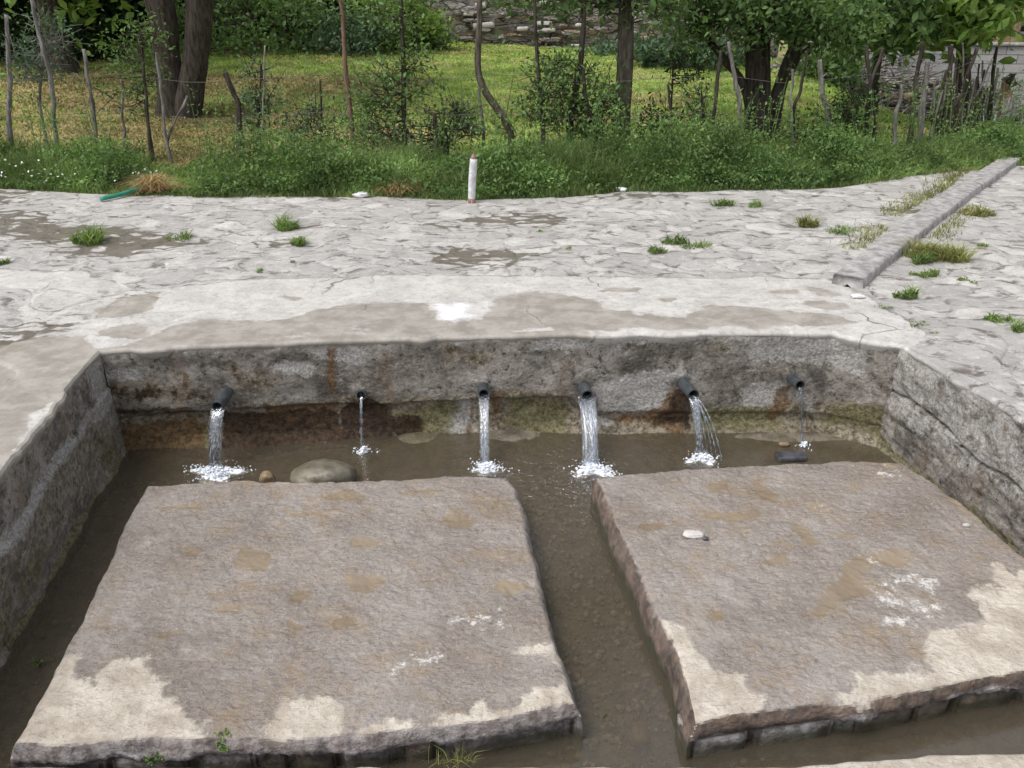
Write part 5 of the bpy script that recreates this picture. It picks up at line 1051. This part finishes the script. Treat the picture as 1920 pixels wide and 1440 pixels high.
root = empty('dry_stone_wall', ((x0 + x1) / 2, 22, .3), 'high rough dry stone wall at the back of the meadow', 'wall')
V, F = box_wall((x0 - .6, 22), (x1 + 1.6, 22.3), .6, .1, 3.1, 260, 110, .07, 2.2, 3); mesh('stonework', V, F, MT['dry'], root)
for q in range(46):                                  # projecting course stones
    px = rng.uniform(850, 1310); py = rng.uniform(2, 92); c = W(px, py, 21.93); bm = bmesh.new(); bmesh.ops.create_cube(bm, size=1); bmesh.ops.bevel(bm, geom=bm.edges[:], offset=.12, segments=1, affect='EDGES')
    vs = np.array([v.co[:] for v in bm.verts]); fs = [[v.index for v in f.verts] for f in bm.faces]; bm.free(); s = np.array([rng.uniform(.18, .55), .14, rng.uniform(.05, .11)])
    VV = np.array(c) + vs * s + rng.normal(0, .008, vs.shape); mesh('course_stone', VV, [np.array([f for f in fs if len(f) == L0]) for L0 in (3, 4, 5, 6) if any(len(f) == L0 for f in fs)], MT['dry'] if rng.random() < .7 else MT['pale'], root)
# concrete block wall
xa = W(1505, 100, 18.6)[0]
root = empty('block_wall', (8, 18.3, -.6), 'grey concrete block wall at the far right behind the fence', 'wall')
V, F = box_wall((xa, 18.9), (14.5, 17.6), .18, -1.2, .68, 90, 24, .004, 2, 8); mesh('blockwork', V, F, MT['block'], root)
V, F = box_wall((xa - .05, 18.86), (14.55, 17.55), .26, .68, .74, 60, 4, .008, 2, 9); mesh('coping', V, F, MT['kerb'], root)
V, F = box_wall((W(1664, 100, 18.4)[0], 18.35), (W(1664, 100, 18.4)[0] + .22, 18.33), .2, -.8, .86, 8, 10, .004, 2, 9); mesh('pier', V, F, MT['block'], root)
# adobe house
x0 = W(1858, 40, 24)[0]; root = empty('adobe_house', (x0 + 3, 24, 0), 'tan mud-plastered house with a dark opening above the block wall', 'house')
V, F = box_wall((x0 - .6, 24), (x0 + 7, 23.4), 4., -.6, 3.4, 60, 40, .03, 1., 18); mesh('wall', V, F, MT['adobe'], root)
V, F = box_wall((x0 - .9, 23.6), (x0 + 7.3, 23.0), 5, 3.42, 3.62, 40, 6, .03, 1., 19); mesh('roof', V, F, MT['barkd'], root)
for dx in (.75, 2.6):
    V, F = box_wall((x0 + dx, 23.90 - dx * .08), (x0 + dx + .9, 23.83 - dx * .08), .2, .75, 2.4, 6, 6, .0, 1., 19); w_ = mesh('window_opening', V, F, MT['dark'], root)
    V, F = box_wall((x0 + dx - .1, 23.86 - dx * .08), (x0 + dx + 1.0, 23.78 - dx * .08), .1, .66, .74, 6, 4, .0, 1., 19); mesh('sill', V, F, MT['barkp'], root)
# rubble and brushwood heap
def build_heap():
    mb = MB(); 
    def top(x): return np.interp(x, [5.2, 5.9, 7.0, 8.2, 9.2, 10], [.05, .42, .40, .16, .0, -.3])
    for q in range(520):
        x = rng.uniform(5.3, 9.6); y = 16.9 + rng.uniform(-.5, .8); z = gzf(x, y) + rng.random() * max(.05, top(x) - gzf(x, y)) * 1.05; a = rng.normal(0, .5) ; L = rng.uniform(.25, .9)
        d = np.array([math.cos(a), rng.normal(0, .4), math.sin(a) * .8 + .15]) * L / 2; p = np.array([x, y, z]); tube(mb, [p - d, p + rng.normal(0, .03, 3), p + d], [.018 * rng.uniform(.5, 1.4), .015, .006], 5, .1, q, True, sub=2)
    tag(mb.build('brushwood_heap', MT['barkp'], None, True), 'long grey heap of dead branches in front of the block wall', 'brushwood', kind='stuff')
    mb = MB(); mb2 = MB()
    for q in range(380):
        x = rng.uniform(5.0, 9.0); y = 17.1 + rng.uniform(-.6, .9); z = gzf(x, y) + rng.random() * max(.03, top(x) - .1 - gzf(x, y)); sphere_pts(mb, np.array([[x, y, z]]), rng.uniform(.05, .13))
    tag(mb.build('rubble', MT['dry'], None), 'grey stone rubble heaped beneath the dead branches', 'rubble', kind='stuff')
build_heap()

# ------------------------------------------------------------------ the seated person at the far end of the fence
def build_person():
    Y = 15.6; c = W(1887, 226, Y); g_ = gzf(c[0], Y); sx, sy, sz = c
    root = empty('person', (sx, sy, g_), 'dark-haired person in grey top and pale trousers sitting by the far fence end', 'person')
    def skin(name, nodes, edges, mat, lv=2, parent=root):
        me = bpy.data.meshes.new(name); off = np.array(root.location)
        me.from_pydata([tuple(np.array(p[:3]) - off) for p in nodes], edges, []); o = bpy.data.objects.new(name, me); COL.objects.link(o)
        me.materials.append(mat); m_ = o.modifiers.new('skin', 'SKIN'); sv = me.skin_vertices[0].data if me.skin_vertices else None
        if sv is None:
            bpy.context.view_layer.objects.active = o; sv = me.skin_vertices[0].data
        for i_, p in enumerate(nodes): sv[i_].radius = (p[3], p[3])
        sv[0].use_root = True; m_.use_smooth_shade = True; s_ = o.modifiers.new('sub', 'SUBSURF'); s_.levels = lv; s_.render_levels = lv
        o.parent = parent; return o
    # faces left (-x). pelvis at c
    hp = (sx, sy, sz)
    body = [(sx, sy, sz, .115), (sx - .02, sy, sz + .17, .11), (sx - .06, sy, sz + .34, .125), (sx - .08, sy, sz + .44, .05), (sx - .11, sy, sz + .52, .05), (sx - .125, sy, sz + .60, .082), (sx - .12, sy, sz + .66, .07),
        (sx - .07, sy - .15, sz + .37, .052), (sx - .12, sy - .19, sz + .18, .04), (sx - .30, sy - .12, sz + .13, .03), (sx - .36, sy - .10, sz + .13, .03),
        (sx - .07, sy + .15, sz + .37, .052), (sx - .12, sy + .19, sz + .18, .04), (sx - .30, sy + .10, sz + .15, .03), (sx - .36, sy + .08, sz + .14, .03),
        (sx - .22, sy - .09, sz + .06, .085), (sx - .38, sy - .10, sz + .10, .062), (sx - .44, sy - .10, sz - .12, .05), (sx - .46, sy - .10, g_ + .07, .036), (sx - .56, sy - .10, g_ + .03, .032),
        (sx - .22, sy + .09, sz + .06, .085), (sx - .36, sy + .10, sz + .09, .062), (sx - .36, sy + .10, sz - .12, .05), (sx - .37, sy + .10, g_ + .07, .036), (sx - .47, sy + .10, g_ + .03, .032)]
    ed = [(0, 1), (1, 2), (2, 3), (3, 4), (4, 5), (5, 6), (2, 7), (7, 8), (8, 9), (9, 10), (2, 11), (11, 12), (12, 13), (13, 14), (0, 15), (15, 16), (16, 17), (17, 18), (18, 19), (0, 20), (20, 21), (21, 22), (22, 23), (23, 24)]
    skin('body', body, ed, MT['skin'])
    g = lambda k, e=.012: (*body[k][:3], body[k][3] + e)
    skin('shirt', [g(0, .008), g(1), g(2), g(7), g(8), (*body[9][:3], .036), g(11), g(12), (*body[13][:3], .036)], [(0, 1), (1, 2), (2, 3), (3, 4), (4, 5), (2, 6), (6, 7), (7, 8)], MT['shirt'])
    skin('trousers', [g(0, .016), g(15), g(16), g(17), (*body[18][:3], .048), g(20), g(21), g(22), (*body[23][:3], .048)], [(0, 1), (1, 2), (2, 3), (3, 4), (0, 5), (5, 6), (6, 7), (7, 8)], MT['trouser'])
    skin('hair', [(sx - .092, sy, sz + .655, .088), (sx - .065, sy, sz + .60, .072), (sx - .125, sy, sz + .70, .05)], [(0, 1), (0, 2)], MT['hair'])
    skin('nose', [(sx - .20, sy, sz + .60, .012), (sx - .222, sy, sz + .585, .010)], [(0, 1)], MT['skin'], 1)
    for s in (-1, 1):
        b = 10 if s < 0 else 14
        for q in range(5):
            p = body[b][:3]; yy = p[1] + (q - 2) * .014; L = [.05, .07, .075, .07, .055][q]
            skin('finger', [(p[0] - .01, yy, p[2], .009), (p[0] - .01 - L * .6, yy + (.02 if q == 0 else 0), p[2] - .01, .008), (p[0] - L, yy + (.03 if q == 0 else 0), p[2] - .03, .007)], [(0, 1), (1, 2)], MT['skin'], 1)
        skin('shoe', [(body[18 if s < 0 else 23][0] - .0, body[18 if s < 0 else 23][1], g_ + .05, .045), (body[19 if s < 0 else 24][0], body[19 if s < 0 else 24][1], g_ + .04, .04)], [(0, 1)], MT['vest'], 1)
    rock('seat_stone', (sx + .03, sy, (g_ + sz) / 2 - .08), (.24, .24, max(.1, (sz - g_) / 2)), MT['pale'], 'grey stone under the seated person', 'stone', 61, amp=.2, boxy=.5)
    rock('cloth_bundle', (sx - .40, sy - .28, g_ + .30), (.13, .09, .09), MT['pinkc'], 'white cloth bundle beside the seated person by the end stake', 'bundle', 62, amp=.6)
build_person()

# ------------------------------------------------------------------ render defaults
sc.render.resolution_x = 1024; sc.render.resolution_y = 768
